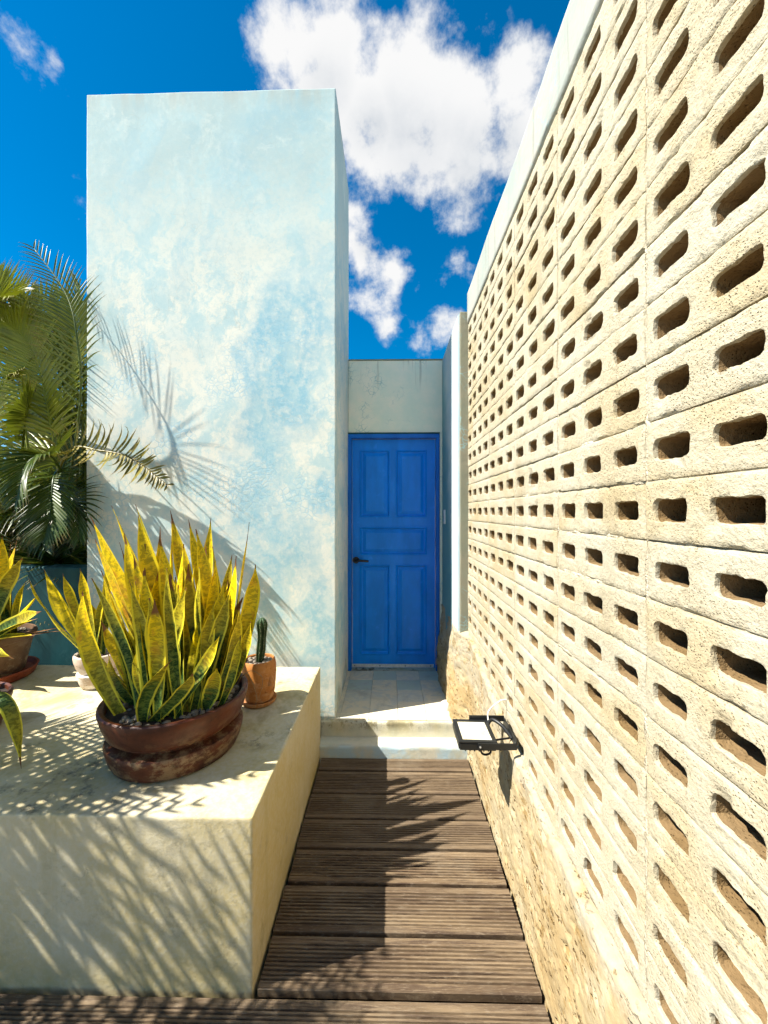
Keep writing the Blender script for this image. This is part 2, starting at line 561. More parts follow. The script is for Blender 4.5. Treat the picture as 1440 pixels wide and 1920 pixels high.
def mat_tile():
    m, t, out = new_mat('marble_tile')
    p = pos(t)
    oc = N(t, 'ShaderNodeObjectInfo').outputs['Color']
    v = noi(t, p, 9, 7, 0.65, 1.2)
    col = mixc(t, mapr(t, v, 0.46, 0.6, 0, 0.5), oc, (0.46, 0.50, 0.47))
    d = fmath(t, 'MULTIPLY', mapr(t, noi(t, p, 7, 6, 0.7), 0.5, 0.72), 0.45)
    col = mixc(t, d, col, (0.34, 0.30, 0.20))
    finish(t, out, col, mapr(t, v, 0.3, 0.7, 0.3, 0.5), bump(t, noi(t, p, 40, 4, 0.6), 0.08, 0.004), spec=0.4)


def mat_step():
    m, t, out = new_mat('step_cement')
    p = pos(t)
    x, y, z = sep(t, p)
    med = noi(t, p, 6, 9, 0.7, 0.3)
    col = mixc(t, mapr(t, med, 0.35, 0.65), (0.56, 0.53, 0.42), (0.46, 0.46, 0.36))
    col = mixc(t, fmath(t, 'MULTIPLY', mapr(t, z, 0.085, 0.06), mapr(t, noi(t, p, 5, 5, 0.6), 0.42, 0.62)), col, (0.40, 0.52, 0.56))
    dirt = fmath(t, 'MULTIPLY', mapr(t, noi(t, scl(t, p, (1, 1, 0.7)), 11, 9, 0.78), 0.46, 0.58), fmath(t, 'MULTIPLY', mapr(t, z, 0.10, 0.165), mapr(t, x, 0.40, 0.0, 0.3, 1.0)))
    col = mixc(t, fmath(t, 'MULTIPLY', dirt, 0.85), col, (0.09, 0.07, 0.03))
    wash = fmath(t, 'MULTIPLY', mapr(t, noi(t, scl(t, p, (1, 1, 0.3)), 5, 5, 0.6), 0.42, 0.65), mapr(t, z, 0.07, 0.12))
    col = mixc(t, fmath(t, 'MULTIPLY', wash, 0.5), col, (0.50, 0.44, 0.24))
    finish(t, out, col, 0.9, bump(t, med, 0.5, 0.012))


def mat_paint(name, c, rough=0.35, var=0.15, bmp=0.10, spec=0.25):
    m, t, out = new_mat(name)
    p = pos(t)
    n = noi(t, scl(t, p, (1, 1, 0.35)), 7, 6, 0.6)
    col = mixc(t, mapr(t, n, 0.3, 0.75), c, tuple(v * (1 - var) for v in c))
    worn = mapr(t, noi(t, p, 13, 5, 0.7), 0.56, 0.72, 0, 0.35)
    col = mixc(t, worn, col, tuple(min(1.0, v * 1.25 + 0.03) for v in c))
    br = noi(t, scl(t, p, (60, 60, 5)), 3, 4, 0.6)
    finish(t, out, col, mapr(t, n, 0.3, 0.7, rough - 0.08, rough + 0.12), bump(t, br, bmp, 0.003), spec=spec)


def mat_terracotta(name, base, dark, pale, palef, zlo, zhi, gloss=0.0):
    m, t, out = new_mat(name)
    p = pos(t)
    x, y, z = sep(t, p)
    med = noi(t, p, 7, 8, 0.66)
    fine = noi(t, p, 60, 7, 0.7)
    col = mixc(t, mapr(t, med, 0.35, 0.68), base, dark)
    w = noi(t, scl(t, p, (1, 1, 1.6)), 11, 9, 0.74)
    salt = fmath(t, 'MULTIPLY', mapr(t, w, 0.48, 0.60), mapr(t, fmath(t, 'ADD', z, fmath(t, 'MULTIPLY_ADD', med, 0.1, -0.05)), zhi, zlo))
    col = mixc(t, fmath(t, 'MULTIPLY', salt, palef), col, pale)
    dirt = mapr(t, noi(t, p, 15, 8, 0.75), 0.55, 0.72, 0, 0.7)
    col = mixc(t, dirt, col, tuple(c * 0.28 for c in dark))
    h = fmath(t, 'ADD', fmath(t, 'MULTIPLY', fine, 0.5), w)
    finish(t, out, col, mapr(t, med, 0.3, 0.7, 0.5 - gloss, 0.8 - gloss), bump(t, h, 0.3 - gloss * 0.4, 0.006), spec=0.3)


def mat_snake():
    m, t, out = new_mat('snake_leaf')
    uv = N(t, 'ShaderNodeUVMap', uv_map='UVMap').outputs[0]
    u, v, _ = sep(t, uv)
    inf = N(t, 'ShaderNodeObjectInfo')
    oc = sep(t, inf.outputs['Color'])       # r: sun-yellowed, g: browned tip
    rnd_ = inf.outputs['Random']
    q = N(t, 'ShaderNodeCombineXYZ', {0: fmath(t, 'MULTIPLY', u, 0.35), 1: v, 2: fmath(t, 'MULTIPLY', rnd_, 40)}).outputs[0]
    ed = fmath(t, 'ABSOLUTE', fmath(t, 'MULTIPLY_ADD', u, 2.0, -1.0))
    wob = noi(t, scl(t, q, (1.5, 9, 1)), 1.6, 4, 0.6)
    bands = noi(t, scl(t, q, (6, 34, 1)), 1.3, 5, 0.66, 0.5)
    bm_ = mapr(t, bands, 0.43, 0.57)
    green = mixc(t, bm_, (0.022, 0.06, 0.014), (0.12, 0.18, 0.035))
    ylw = mixc(t, bm_, (0.46, 0.34, 0.006), (0.80, 0.58, 0.006))
    yf = fmath(t, 'ADD', oc[0], mapr(t, fmath(t, 'ADD', v, fmath(t, 'MULTIPLY_ADD', wob, 0.5, -0.25)), 0.15, 0.85, -0.65, 0.42), clamp=True)
    col = mixc(t, yf, green, ylw)
    edge = mapr(t, fmath(t, 'ADD', ed, fmath(t, 'MULTIPLY_ADD', wob, 0.3, -0.15)), 0.70, 0.80)
    margin = mixc(t, yf, (0.60, 0.56, 0.05), (0.86, 0.66, 0.012))
    col = mixc(t, edge, col, margin)
    orange = mapr(t, noi(t, scl(t, q, (3, 5, 1)), 1.1, 5, 0.65), 0.54, 0.70)
    col = mixc(t, fmath(t, 'MULTIPLY', fmath(t, 'MULTIPLY', orange, oc[0]), 0.75), col, (0.56, 0.22, 0.02))
    brown = mapr(t, fmath(t, 'ADD', v, fmath(t, 'MULTIPLY_ADD', wob, 0.10, -0.05)), fmath(t, 'SUBTRACT', 1.0, oc[1]), fmath(t, 'MULTIPLY_ADD', oc[1], -0.7, 1.0))
    col = mixc(t, brown, col, (0.20, 0.09, 0.03))
    scar = mapr(t, noi(t, scl(t, q, (5, 14, 1)), 1.2, 6, 0.7), 0.66, 0.72, 0, 0.85)
    col = mixc(t, scar, col, (0.10, 0.045, 0.02))
    bpn = bump(t, noi(t, scl(t, q, (40, 12, 1)), 1.5, 4, 0.6), 0.2, 0.003)
    finish(t, out, col, 0.48, bpn, spec=0.2, translucent=mixc(t, 0.5, col, (0.75, 0.62, 0.05), 'MULTIPLY'), tfac=0.14)


def mat_palm(name, a, b, dry):
    m, t, out = new_mat(name)
    uv = N(t, 'ShaderNodeUVMap', uv_map='UVMap').outputs[0]
    u, v, _ = sep(t, uv)
    inf = N(t, 'ShaderNodeObjectInfo')
    p = pos(t)
    oc = sep(t, inf.outputs['Color'])
    n = noi(t, p, 5.0, 5, 0.6)
    col = mixc(t, mapr(t, n, 0.3, 0.7), a, b)
    col = mixc(t, fmath(t, 'MULTIPLY', oc[0], mapr(t, n, 0.25, 0.6, 0.4, 1.0)), col, (0.30, 0.31, 0.015))
    tip = fmath(t, 'MULTIPLY', mapr(t, fmath(t, 'ADD', v, fmath(t, 'MULTIPLY_ADD', n, 0.5, -0.25)), 0.72, 1.0), dry)
    col = mixc(t, tip, col, (0.20, 0.11, 0.035))
    mid = mapr(t, fmath(t, 'ABSOLUTE', fmath(t, 'SUBTRACT', u, 0.5)), 0.10, 0.0, 0, 0.5)
    col = mixc(t, mid, col, (0.26, 0.28, 0.05))
    finish(t, out, col, 0.38, None, spec=0.45, translucent=mixc(t, 0.35, col, (0.40, 0.45, 0.02)), tfac=0.12)


def mat_flat(name, c, rough=0.6, amp=0.3, scale=20, spec=0.3, metal=0.0, bmp=0.3):
    m, t, out = new_mat(name)
    n = noi(t, pos(t), scale, 6, 0.65)
    col = mixc(t, mapr(t, n, 0.3, 0.7), c, tuple(v * (1 - amp) for v in c))
    finish(t, out, col, rough, bump(t, n, bmp, 0.004), spec=spec, metal=metal)


mat_tower()
mat_plaster('door_plaster', (0.84, 0.81, 0.66), 1.0)
mat_plaster('coping_plaster', (0.36, 0.35, 0.305), 0.5)
mat_plaster('end_plaster', (0.24, 0.22, 0.155), 1.0)
def mat_side():
    m, t, out = new_mat('side_plaster')
    p = pos(t)
    x, y, z = sep(t, p)
    med = noi(t, p, 5.0, 7, 0.62)
    col = mixc(t, mapr(t, med, 0.35, 0.68), (0.50, 0.54, 0.53), (0.40, 0.50, 0.53))
    teal = mapr(t, fmath(t, 'ADD', fmath(t, 'MULTIPLY_ADD', z, -0.35, y), fmath(t, 'MULTIPLY_ADD', med, 0.3, -0.15)), 2.15, 2.6)  # teal strip by the door: the tower's cast shadow painted into the plaster
    teal = fmath(t, 'MULTIPLY', teal, mapr(t, y, 2.84, 2.9))
    col = mixc(t, fmath(t, 'MULTIPLY', teal, 0.85), col, (0.06, 0.24, 0.27))
    finish(t, out, col, 0.9, bump(t, med, 0.3, 0.01))


mat_side()
mat_plinth()
mat_block('block_concrete', (0.42, 0.375, 0.27), (0.395, 0.32, 0.19), (0.43, 0.40, 0.315))
mat_block('shaded_cavity_concrete', (0.22, 0.145, 0.07), (0.17, 0.108, 0.045), (0.20, 0.14, 0.075))  # brown of the block cavities, with the shade inside them painted in
mat_mortar()
mat_rock()
mat_plank()
mat_tile()
mat_step()
mat_paint('blue_paint', (0.001, 0.22, 0.82), 0.36, 0.25)
mat_paint('blue_frame_paint', (0.001, 0.14, 0.58), 0.38, 0.25)
mat_paint('teal_paint', (0.014, 0.075, 0.085), 0.6, 0.45, 0.3, 0.2)
mat_terracotta('glazed_terracotta', (0.095, 0.024, 0.008), (0.042, 0.013, 0.006), (0.23, 0.15, 0.075), 0.75, 0.66, 0.78, 0.2)
mat_terracotta('orange_terracotta', (0.46, 0.19, 0.045), (0.36, 0.13, 0.03), (0.6, 0.42, 0.25), 0.3, 0.6, 0.9)
mat_terracotta('chalky_terracotta', (0.58, 0.46, 0.36), (0.50, 0.36, 0.25), (0.74, 0.68, 0.62), 0.9, 0.6, 1.0)
mat_terracotta('brown_terracotta', (0.15, 0.085, 0.045), (0.09, 0.045, 0.025), (0.4, 0.3, 0.18), 0.6, 0.6, 0.9)
mat_terracotta('red_terracotta', (0.25, 0.055, 0.02), (0.17, 0.035, 0.014), (0.4, 0.2, 0.1), 0.2, 0.5, 0.7)
mat_snake()
mat_palm('palm_leaf', (0.010, 0.038, 0.005), (0.036, 0.080, 0.008), 0.7)
mat_palm('palm_leaf_dry', (0.10, 0.055, 0.018), (0.22, 0.15, 0.03), 1.0)
mat_flat('palm_stem', (0.22, 0.20, 0.06), 0.5, 0.5, 12)
mat_flat('soil', (0.045, 0.032, 0.022), 0.95, 0.5, 60)
mat_flat('pebble', (0.30, 0.25, 0.19), 0.7, 0.5, 25)
mat_flat('black_metal', (0.012, 0.013, 0.013), 0.42, 0.3, 30, 0.45, 0.0, 0.1)
mat_flat('black_rubber', (0.015, 0.014, 0.013), 0.6, 0.2, 40)
mat_flat('white_cable', (0.72, 0.70, 0.64), 0.5, 0.1, 30)
mat_flat('white_enamel', (0.76, 0.75, 0.70), 0.4, 0.15, 20)
mat_flat('aluminium', (0.70, 0.71, 0.70), 0.35, 0.2, 40, 0.5, 0.6, 0.1)
mat_flat('screw_steel', (0.25, 0.25, 0.24), 0.4, 0.2, 40, 0.5, 0.8)
mat_flat('cactus_green', (0.035, 0.075, 0.025), 0.6, 0.45, 40)
mat_flat('cactus_spine', (0.38, 0.32, 0.20), 0.6, 0.3, 40)
mat_flat('ground_cement', (0.36, 0.34, 0.29), 0.9, 0.35, 3)
mat_flat('joist', (0.03, 0.022, 0.015), 0.9, 0.4, 10)
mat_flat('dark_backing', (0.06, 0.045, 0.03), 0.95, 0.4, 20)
mat_flat('dry_root', (0.30, 0.22, 0.12), 0.8, 0.3, 30)


def mat_glass():
    m, t, out = new_mat('frosted_glass')
    n = noi(t, pos(t), 22, 5, 0.6)
    col = mixc(t, mapr(t, n, 0.4, 0.7), (0.60, 0.57, 0.46), (0.56, 0.48, 0.28))
    finish(t, out, col, 0.12, None, spec=0.5)


mat_glass()

# ================================================================== SETTING
WX = 0.525            # face of the block wall
LAND = 0.19           # landing height
TY = 2.622            # tower front
DY = 3.412            # door plane

bm = bmesh.new()
vs = [bm.verts.new((x, y, -0.16)) for x, y in ((-400, -400), (400, -400), (400, 400), (-400, 400))]
bm.faces.new(vs)
tag(link('ground', to_mesh(bm, 'ground'), 'ground_cement'), kind='structure')

# ---- deck
deck = empty('deck', (0.04, 0.6, 0.0))
tag(deck, kind='structure')


def plank_mesh(x0, x1, w, rim, ng):
    prof = [(0.0, -0.028), (0.0, -0.003), (0.003, 0.0)]
    gw = (w - 2 * rim) / ng
    for i in range(ng):
        a = rim + gw * i
        prof += [(a + gw * 0.10, 0.0), (a + gw * 0.24, -0.0065), (a + gw * 0.50, -0.0065), (a + gw * 0.62, 0.0)]
    prof += [(w - 0.003, 0.0), (w, -0.003), (w, -0.028)]
    bm = bmesh.new()
    a = [bm.verts.new((x0, y, z)) for y, z in prof]
    b = [bm.verts.new((x1, y, z)) for y, z in prof]
    for i in range(len(prof) - 1):
        bm.faces.new((a[i], a[i + 1], b[i + 1], b[i]))
    bm.faces.new((a[-1], a[0], b[0], b[-1]))
    bm.faces.new(a)
    bm.faces.new(b[::-1])
    return to_mesh(bm, 'plank')


joints = [2.497, 2.370, 2.178, 1.997, 1.818, 1.644, 1.448, 1.268]
GAPY = 0.015
for k in range(len(joints) - 1):
    w = joints[k] - joints[k + 1] - GAPY
    me = plank_mesh(-0.445 + random.uniform(-.003, .003), 0.505 + random.uniform(-.004, .003), w, 0.022, max(6, int((w - 0.044) / 0.0125)))
    o = link('plank', me, 'deck_wood', deck)
    o.location = (0, joints[k + 1] + GAPY, random.uniform(-0.001, 0.001))
    o.rotation_euler = (random.uniform(-.004, .004), 0, random.uniform(-.0015, .0015))
y = joints[-1]
lw = 0.178
long_me = plank_mesh(-1.9, 0.505, lw - GAPY, 0.022, 10)
while y > -1.4:
    o = link('plank', long_me, 'deck_wood', deck)
    o.location = (random.uniform(-.004, .004), y - lw + GAPY * 0.4, random.uniform(-0.001, 0.001))
    o.rotation_euler = (random.uniform(-.003, .003), 0, random.uniform(-.001, .001))
    y -= lw
for x in (-0.38, 0.02, 0.44):
    box('joist', 'joist', x, x + 0.05, -1.4, 2.47, -0.1515, -0.034, deck)

box('gap_shade_sheet', 'joist', -1.9, 0.50, -1.4, 2.49, -0.158, -0.152, deck)  # dark sheet added under the boards so their gaps look shaded

# ---- landing of marble tiles and two steps
landing = empty('tiled_landing', (0.05, 3.0, LAND))
tag(landing, kind='structure')
rough_box('upper_step', 'step_cement', -0.475, 0.56, 2.60, 3.60, -0.1, LAND - 0.008, landing, 0.04, 0.012, 0.004)
rough_box('lower_step', 'step_cement', -0.475, 0.56, 2.503, 2.66, -0.1, 0.078, landing, 0.04, 0.014, 0.004)
tints = [(0.78, 0.69, 0.48), (0.74, 0.65, 0.45), (0.46, 0.54, 0.44), (0.80, 0.71, 0.49), (0.66, 0.62, 0.46), (0.74, 0.65, 0.44)]
ys = [2.612, 2.70, 2.872, 3.05, 3.228, 3.41]
xs = [-0.385, -0.345, -0.145, 0.055, 0.252, 0.45]
pick = random.Random(5)
for j in range(5):
    for i in range(5):
        bm = bmesh.new()
        bm_box(bm, xs[i] + 0.0012, xs[i + 1] - 0.0012, ys[j] + 0.0012, ys[j + 1] - 0.0012, LAND - 0.012, LAND + random.uniform(-0.0008, 0.0008))
        bmesh.ops.bevel(bm, geom=[e for e in bm.edges if all(v.co.z > LAND - 0.006 for v in e.verts)], offset=0.0015, segments=1, affect='EDGES')
        o = link('tile', to_mesh(bm, 'tile'), 'marble_tile', landing)
        o.color = c4(tints[2] if (i, j) in ((2, 4), (1, 3), (4, 4), (3, 3)) else pick.choice(tints[:2] + tints[3:]))

# ================================================================== BUILDINGS AND WALLS
tower = rough_box('stucco_tower', 'limewash', -2.105, -0.372, TY, 3.46, -0.1, 4.497, None, 0.06, 0.0045, 0.003, yskew=-0.008)
tag(based(tower), 'tall blank tower washed in pale blue and white lime', 'tower')

lowwall = rough_box('low_wall', 'teal_paint', -4.4, -2.112, 2.66, 2.80, -0.1, 1.215, None, 0.08, 0.012, 0.004)
tag(based(lowwall), 'low dark teal garden wall behind the pots, left of the tower', 'wall')

# ---- wall with the door
dw = empty('doorway_wall', (0.03, DY, LAND))
tag(dw, 'pale stained wall with a panelled blue door between tower and block wall', 'wall')
bm = bmesh.new()
bm_box(bm, -0.369, 0.60, DY, DY + 0.2, 2.297, 2.942)
bm_box(bm, 0.441, 0.60, DY, DY + 0.2, 0.1, 2.297)
link('wall_face', to_mesh(bm, 'wall_face'), 'door_plaster', dw)
box('coping', 'end_plaster', -0.368, 0.60, DY - 0.006, DY + 0.21, 2.942, 2.956, dw, 0.004)


def dz(zx, zy):           # position on the door plane from a position in the enlarged photograph
    q = at(580 + zx / 2.341, 640 + zy / 2.341, y=DY + 0.045)
    return q.x, q.z


FX0, FX1 = -0.383, 0.438
bm = bmesh.new()
bm_box(bm, FX0, FX0 + 0.042, DY - 0.012, DY + 0.10, LAND + 0.001, 2.255)
bm_box(bm, FX1 - 0.030, FX1, DY - 0.012, DY + 0.10, LAND + 0.001, 2.255)
bm_box(bm, FX0, FX1, DY - 0.0125, DY + 0.10, 2.2552, 2.294)
bmesh.ops.bevel(bm, geom=bm.edges[:], offset=0.004, segments=2, affect='EDGES')
link('door_frame', to_mesh(bm, 'door_frame'), 'blue_frame_paint', dw, True, 50)
bm = bmesh.new()                                  # architrave strip painted teal by the wall
bm_box(bm, FX0 - 0.001, FX1 + 0.002, DY - 0.016, DY - 0.002, 2.291, 2.303)
link('head_trim', to_mesh(bm, 'head_trim'), 'teal_paint', dw)

# door leaf built as stiles and rails round recessed fields
LX0, LX1 = FX0 + 0.046, FX1 - 0.034
LZ0, LZ1 = LAND + 0.012, 2.251
fields = []
for (a, b, c, d) in ((222, 478, 354, 772), (380, 478, 515, 772), (222, 815, 513, 938), (222, 980, 356, 1375), (380, 980, 513, 1375)):
    x0, z1 = dz(a, b)
    x1, z0 = dz(c, d)
    fields.append((x0, x1, z0, z1))
YF = DY + 0.045       # front of the leaf
bm = bmesh.new()
xsx = sorted({LX0, LX1, *[f[0] for f in fields], *[f[1] for f in fields]})
xc = [LX0, fields[0][0], fields[0][1], fields[1][0], fields[1][1], LX1]
# rails and stiles as butted bars
zt0, zt1 = fields[0][2], fields[0][3]
zm0, zm1 = fields[2][2], fields[2][3]
zb0, zb1 = fields[3][2], fields[3][3]
for args in ((LX0, xc[1], LZ0, LZ1), (xc[4], LX1, LZ0, LZ1), (xc[1], xc[4], zt1, LZ1), (xc[1], xc[4], zm1, zt0), (xc[1], xc[4], zb1, zm0), (xc[1], xc[4], LZ0, zb0), (xc[2], xc[3], zt0, zt1), (xc[2], xc[3], zb0, zb1)):
    bm_box(bm, args[0], args[1], YF, YF + 0.04, args[2], args[3])
bmesh.ops.remove_doubles(bm, verts=bm.verts[:], dist=0.0002)
door = link('door', to_mesh(bm, 'door'), 'blue_paint', dw)
door['label'] = 'blue panelled door with black lever handle'
fl = [(xc[1], xc[2], zt0, zt1), (xc[3], xc[4], zt0, zt1), (xc[1], xc[4], zm0, zm1), (xc[1], xc[2], zb0, zb1), (xc[3], xc[4], zb0, zb1)]


def sub(name, me, mat, part, smooth=False, angle=None):
    o = link(name, me, mat, None, smooth, angle)
    o.parent = part
    o.matrix_parent_inverse = part.matrix_parent_inverse.copy() if part.parent else Matrix.Identity(4)
    if part.parent:
        o.matrix_parent_inverse = Matrix.Identity(4)
    return o


for (x0, x1, z0, z1) in fl:
    bm = bmesh.new()
    loops = []
    for ins, dy in ((-0.002, 0.02), (-0.002, -0.004), (0.006, -0.007), (0.013, -0.001), (0.018, 0.011), (0.026, 0.013), (0.050, 0.003), (0.054, 0.0015)):
        loops.append([bm.verts.new((x, YF + dy, z)) for x, z in ((x0 + ins, z0 + ins), (x1 - ins, z0 + ins), (x1 - ins, z1 - ins), (x0 + ins, z1 - ins))])
    for a, b in zip(loops, loops[1:]):
        for i in range(4):
            bm.faces.new((a[i], a[(i + 1) % 4], b[(i + 1) % 4], b[i]))
    bm.faces.new(loops[-1])
    sub('door_panel', to_mesh(bm, 'door_panel'), 'blue_paint', door)
# lever handle
hx, hz = dz(205, 960)
bm = bmesh.new()
bm_tube(bm, [Vector((hx, YF + 0.001, hz)), Vector((hx, YF - 0.010, hz))], 0.030, 24)
bm_tube(bm, [Vector((hx, YF - 0.008, hz)), Vector((hx, YF - 0.052, hz))], 0.011, 14)
bm_tube(bm, catmull([Vector((hx - 0.004, YF - 0.05, hz)), Vector((hx + 0.03, YF - 0.056, hz + 0.002)), Vector((hx + 0.08, YF - 0.052, hz - 0.002)), Vector((hx + 0.115, YF - 0.046, hz - 0.004))], 12), lambda s: 0.012 - 0.003 * s, 12)
sub('handle', to_mesh(bm, 'handle'), 'black_metal', door, True, 45)
bm = bmesh.new()
bm_box(bm, LX0 - 0.004, LX1 - 0.012, YF - 0.010, YF - 0.002, LZ0 + 0.004, LZ0 + 0.034)
bmesh.ops.bevel(bm, geom=bm.edges[:], offset=0.0025, segments=2, affect='EDGES')
sub('kick_strip', to_mesh(bm, 'kick_strip'), 'aluminium', door, True, 50)
for i in range(4):
    bm = bmesh.new()
    xx = LX0 + 0.02 + (LX1 - LX0 - 0.06) * i / 3
    bm_tube(bm, [Vector((xx, YF - 0.0095, LZ0 + 0.02)), Vector((xx, YF - 0.013, LZ0 + 0.02))], 0.006, 10)
    sub('screw', to_mesh(bm, 'screw'), 'screw_steel', door)

# ---- plastered side wall of the recess
SX = 0.462
sw = empty('side_wall', (SX + 0.06, 3.0, 0.6))
tag(sw, 'whitewashed plaster wall end beside the blue door, standing on rough rock', 'wall')
bm = bmesh.new()
bm_box(bm, SX, 0.66, 2.606, DY - 0.0005, 0.60, 2.945)
bmesh.ops.bevel(bm, geom=[e for e in bm.edges], offset=0.006, segments=2, affect='EDGES')
link('plaster_face', to_mesh(bm, 'plaster_face'), 'side_plaster' if 'side_plaster' in MATS else 'coping_plaster', sw, True, 50)
rough_box('raw_end', 'end_plaster', SX + 0.008, 0.66, 2.590, 2.6055, 0.74, 2.946, sw, 0.03, 0.005, 0.004)
box('light_switch', 'white_enamel', SX - 0.008, SX + 0.001, 3.20, 3.27, 1.50, 1.62, sw, 0.003)

# ---- block wall
BH = 0.1197
BL = 0.417
BZ0 = 0.585
NC = 19
Y0 = 0.80
bw = empty('block_wall', (WX + 0.1, 0.9, BZ0))
tag(bw, 'tall cream screen wall of hollow concrete blocks laid with their holes outward', 'wall')


def rr_hit(ang, hw, hh, r):
    """distance from centre to a rounded rectangle's outline along ang"""
    c, s = math.cos(ang), math.sin(ang)
    lo, hi = 0.0, 2.0
    for _ in range(26):
        m_ = (lo + hi) / 2
        qx = max(abs(c * m_) - (hw - r), 0.0)
        qy = max(abs(s * m_) - (hh - r), 0.0)
        inside = (qx * qx + qy * qy) <= r * r and abs(c * m_) <= hw and abs(s * m_) <= hh
        if inside:
            lo = m_
        else:
            hi = m_
    return lo


def block_mesh(ncell, seed):
    """local frame: x into the wall, y along, z up, origin at the block's middle on its face"""
    rnd = random.Random(seed)
    cw = BL / 3
    gap = 0.0017
    NA = 56
    bm = bmesh.new()
    tot = ncell * cw
    off = Vector((seed * 3.7, seed * 1.3, 0))
    for c in range(ncell):
        cy = -tot / 2 + cw * (c + 0.5)
        hw, hh = 0.0445 + rnd.uniform(-.002, .002), 0.0205 + rnd.uniform(-.0015, .0020)
        rr = rnd.uniform(0.008, 0.0135)
        ex, ez = cw / 2, BH / 2 - gap
        angs = []
        ca = math.atan2(ez, ex)
        for (a0, a1, n) in ((-ca, ca, 10), (ca, math.pi - ca, 18), (math.pi - ca, math.pi + ca, 10), (math.pi + ca, 2 * math.pi - ca, 18)):
            for i in range(n):
                # even steps along the side of the cell
                f = i / n
                if abs(math.cos((a0 + a1) / 2)) > 0.5:
                    zz = -ez + 2 * ez * f
                    sg = 1 if math.cos((a0 + a1) / 2) > 0 else -1
                    angs.append(math.atan2(zz * sg, ex * sg))
                else:
                    sg = 1 if math.sin((a0 + a1) / 2) > 0 else -1
                    yy = ex - 2 * ex * f
                    angs.append(math.atan2(ez * sg, yy * sg))
        rings = []
        spec = [(1.0, 0.0), (0.86, 0.0), (0.66, 0.0), (0.46, 0.0), (0.28, 0.0), (0.12, 0.0), (0.03, 0.0003), (0.0, 0.0018), (-0.02, 0.006), (-0.03, 0.0092), (-0.05, 0.0238), (-0.06, 0.038), (-0.07, 0.060), (-0.07, 0.110), (-0.07, 0.185)]
        for fr, xd in spec:
            ring = []
            for a in angs:
                ro = min(ex / max(abs(math.cos(a)), 1e-6), ez / max(abs(math.sin(a)), 1e-6))
                ri = rr_hit(a, hw, hh, rr)
                jag = mnoise.fractal(Vector((math.cos(a) * ri * 60, math.sin(a) * ri * 60, xd * 30)) + off + Vector((0, c * 5, 0)), 1.0, 2.0, 4)
                ri2 = ri + jag * 0.0030 * (1 if fr < 0.9 else 0)
                rad = ri2 + (ro - ri2) * fr if fr >= 0 else ri2 + fr * 0.02
                yy, zz = cy + math.cos(a) * rad, math.sin(a) * rad
                dep = mnoise.fractal(Vector((0, yy, zz)) * 38 + off, 0.9, 2.0, 5) * 0.0016 if fr > 0.0 else 0.0
                # worn arrises at the block's own edges
                de = min(ez - abs(zz), (tot / 2 - gap) - abs(yy))
                wear = max(0.0, 1 - de / 0.006)
                nw = mnoise.fractal(Vector((3, yy, zz)) * 26 + off, 1.0, 2.0, 4)
                x = xd + dep + wear ** 2 * (0.0016 + 0.006 * max(0.0, nw))
                # shape out the odd broken corner
                if fr < 0.3 and xd < 0.02:
                    x += max(0.0, mnoise.noise(Vector((7, yy, zz)) * 22 + off) - 0.36) * 0.014
                ysd = max(-tot / 2 + gap, min(tot / 2 - gap, yy))
                ring.append(bm.verts.new((x, ysd, zz)))
            rings.append(ring)
        for a, b in zip(rings, rings[1:]):
            for i in range(len(a)):
                j = (i + 1) % len(a)
                bm.faces.new((a[i], a[j], b[j], b[i]))
    bmesh.ops.remove_doubles(bm, verts=bm.verts[:], dist=0.0004)
    # outer sides running into the wall
    be = [e for e in bm.edges if e.is_boundary and all(v.co.x < 0.05 for v in e.verts)]
    ext = bmesh.ops.extrude_edge_only(bm, edges=be)
    for v in [g for g in ext['geom'] if isinstance(g, bmesh.types.BMVert)]:
        v.co.x = 0.185
    me = to_mesh(bm, 'block')
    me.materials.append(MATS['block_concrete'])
    me.materials.append(MATS['shaded_cavity_concrete'])
    for p in me.polygons:                # browner cavity concrete, darkened so its colour also carries the holes' shade
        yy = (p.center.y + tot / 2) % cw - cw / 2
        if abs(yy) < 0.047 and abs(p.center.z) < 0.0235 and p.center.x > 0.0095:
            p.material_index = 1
    me.polygons.foreach_set('use_smooth', [True] * len(me.polygons))
    me.set_sharp_from_angle(angle=R(38))
    # make sure the face looks out of the wall
    s = sum(p.normal.x * p.area for p in me.polygons if abs(p.center.x) < 0.004)
    if s > 0:
        me.flip_normals()
    return me


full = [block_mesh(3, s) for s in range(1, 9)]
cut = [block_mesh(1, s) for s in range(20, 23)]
rnd = random.Random(3)
cols = [Y0 + BL * k for k in range(-4, 4)]
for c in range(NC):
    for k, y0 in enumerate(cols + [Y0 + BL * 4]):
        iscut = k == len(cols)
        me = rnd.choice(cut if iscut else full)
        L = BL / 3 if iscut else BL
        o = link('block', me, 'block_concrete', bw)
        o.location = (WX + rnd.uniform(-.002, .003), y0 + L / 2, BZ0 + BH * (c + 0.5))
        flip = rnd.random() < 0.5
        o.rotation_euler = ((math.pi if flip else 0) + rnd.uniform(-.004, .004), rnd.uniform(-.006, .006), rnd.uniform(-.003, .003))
YA, YB = Y0 - BL * 4, Y0 + BL * 4 + BL / 3
bm = bmesh.new()
for c in range(NC + 1):
    z = BZ0 + BH * c
    n = 90
    prev = None
    for i in range(n + 1):
        y = YA + (YB - YA) * i / n
        x = WX + 0.007 + 0.007 * mnoise.fractal(Vector((y * 9, c * 3.1, 0)), 1, 2, 4)
        h = 0.0055
        cur = [bm.verts.new((x, y, z - h)), bm.verts.new((x, y, z + h)), bm.verts.new((WX + 0.18, y, z + h)), bm.verts.new((WX + 0.18, y, z - h))]
        if prev:
            for q in range(4):
                bm.faces.new((prev[q], prev[(q + 1) % 4], cur[(q + 1) % 4], cur[q]))
        prev = cur
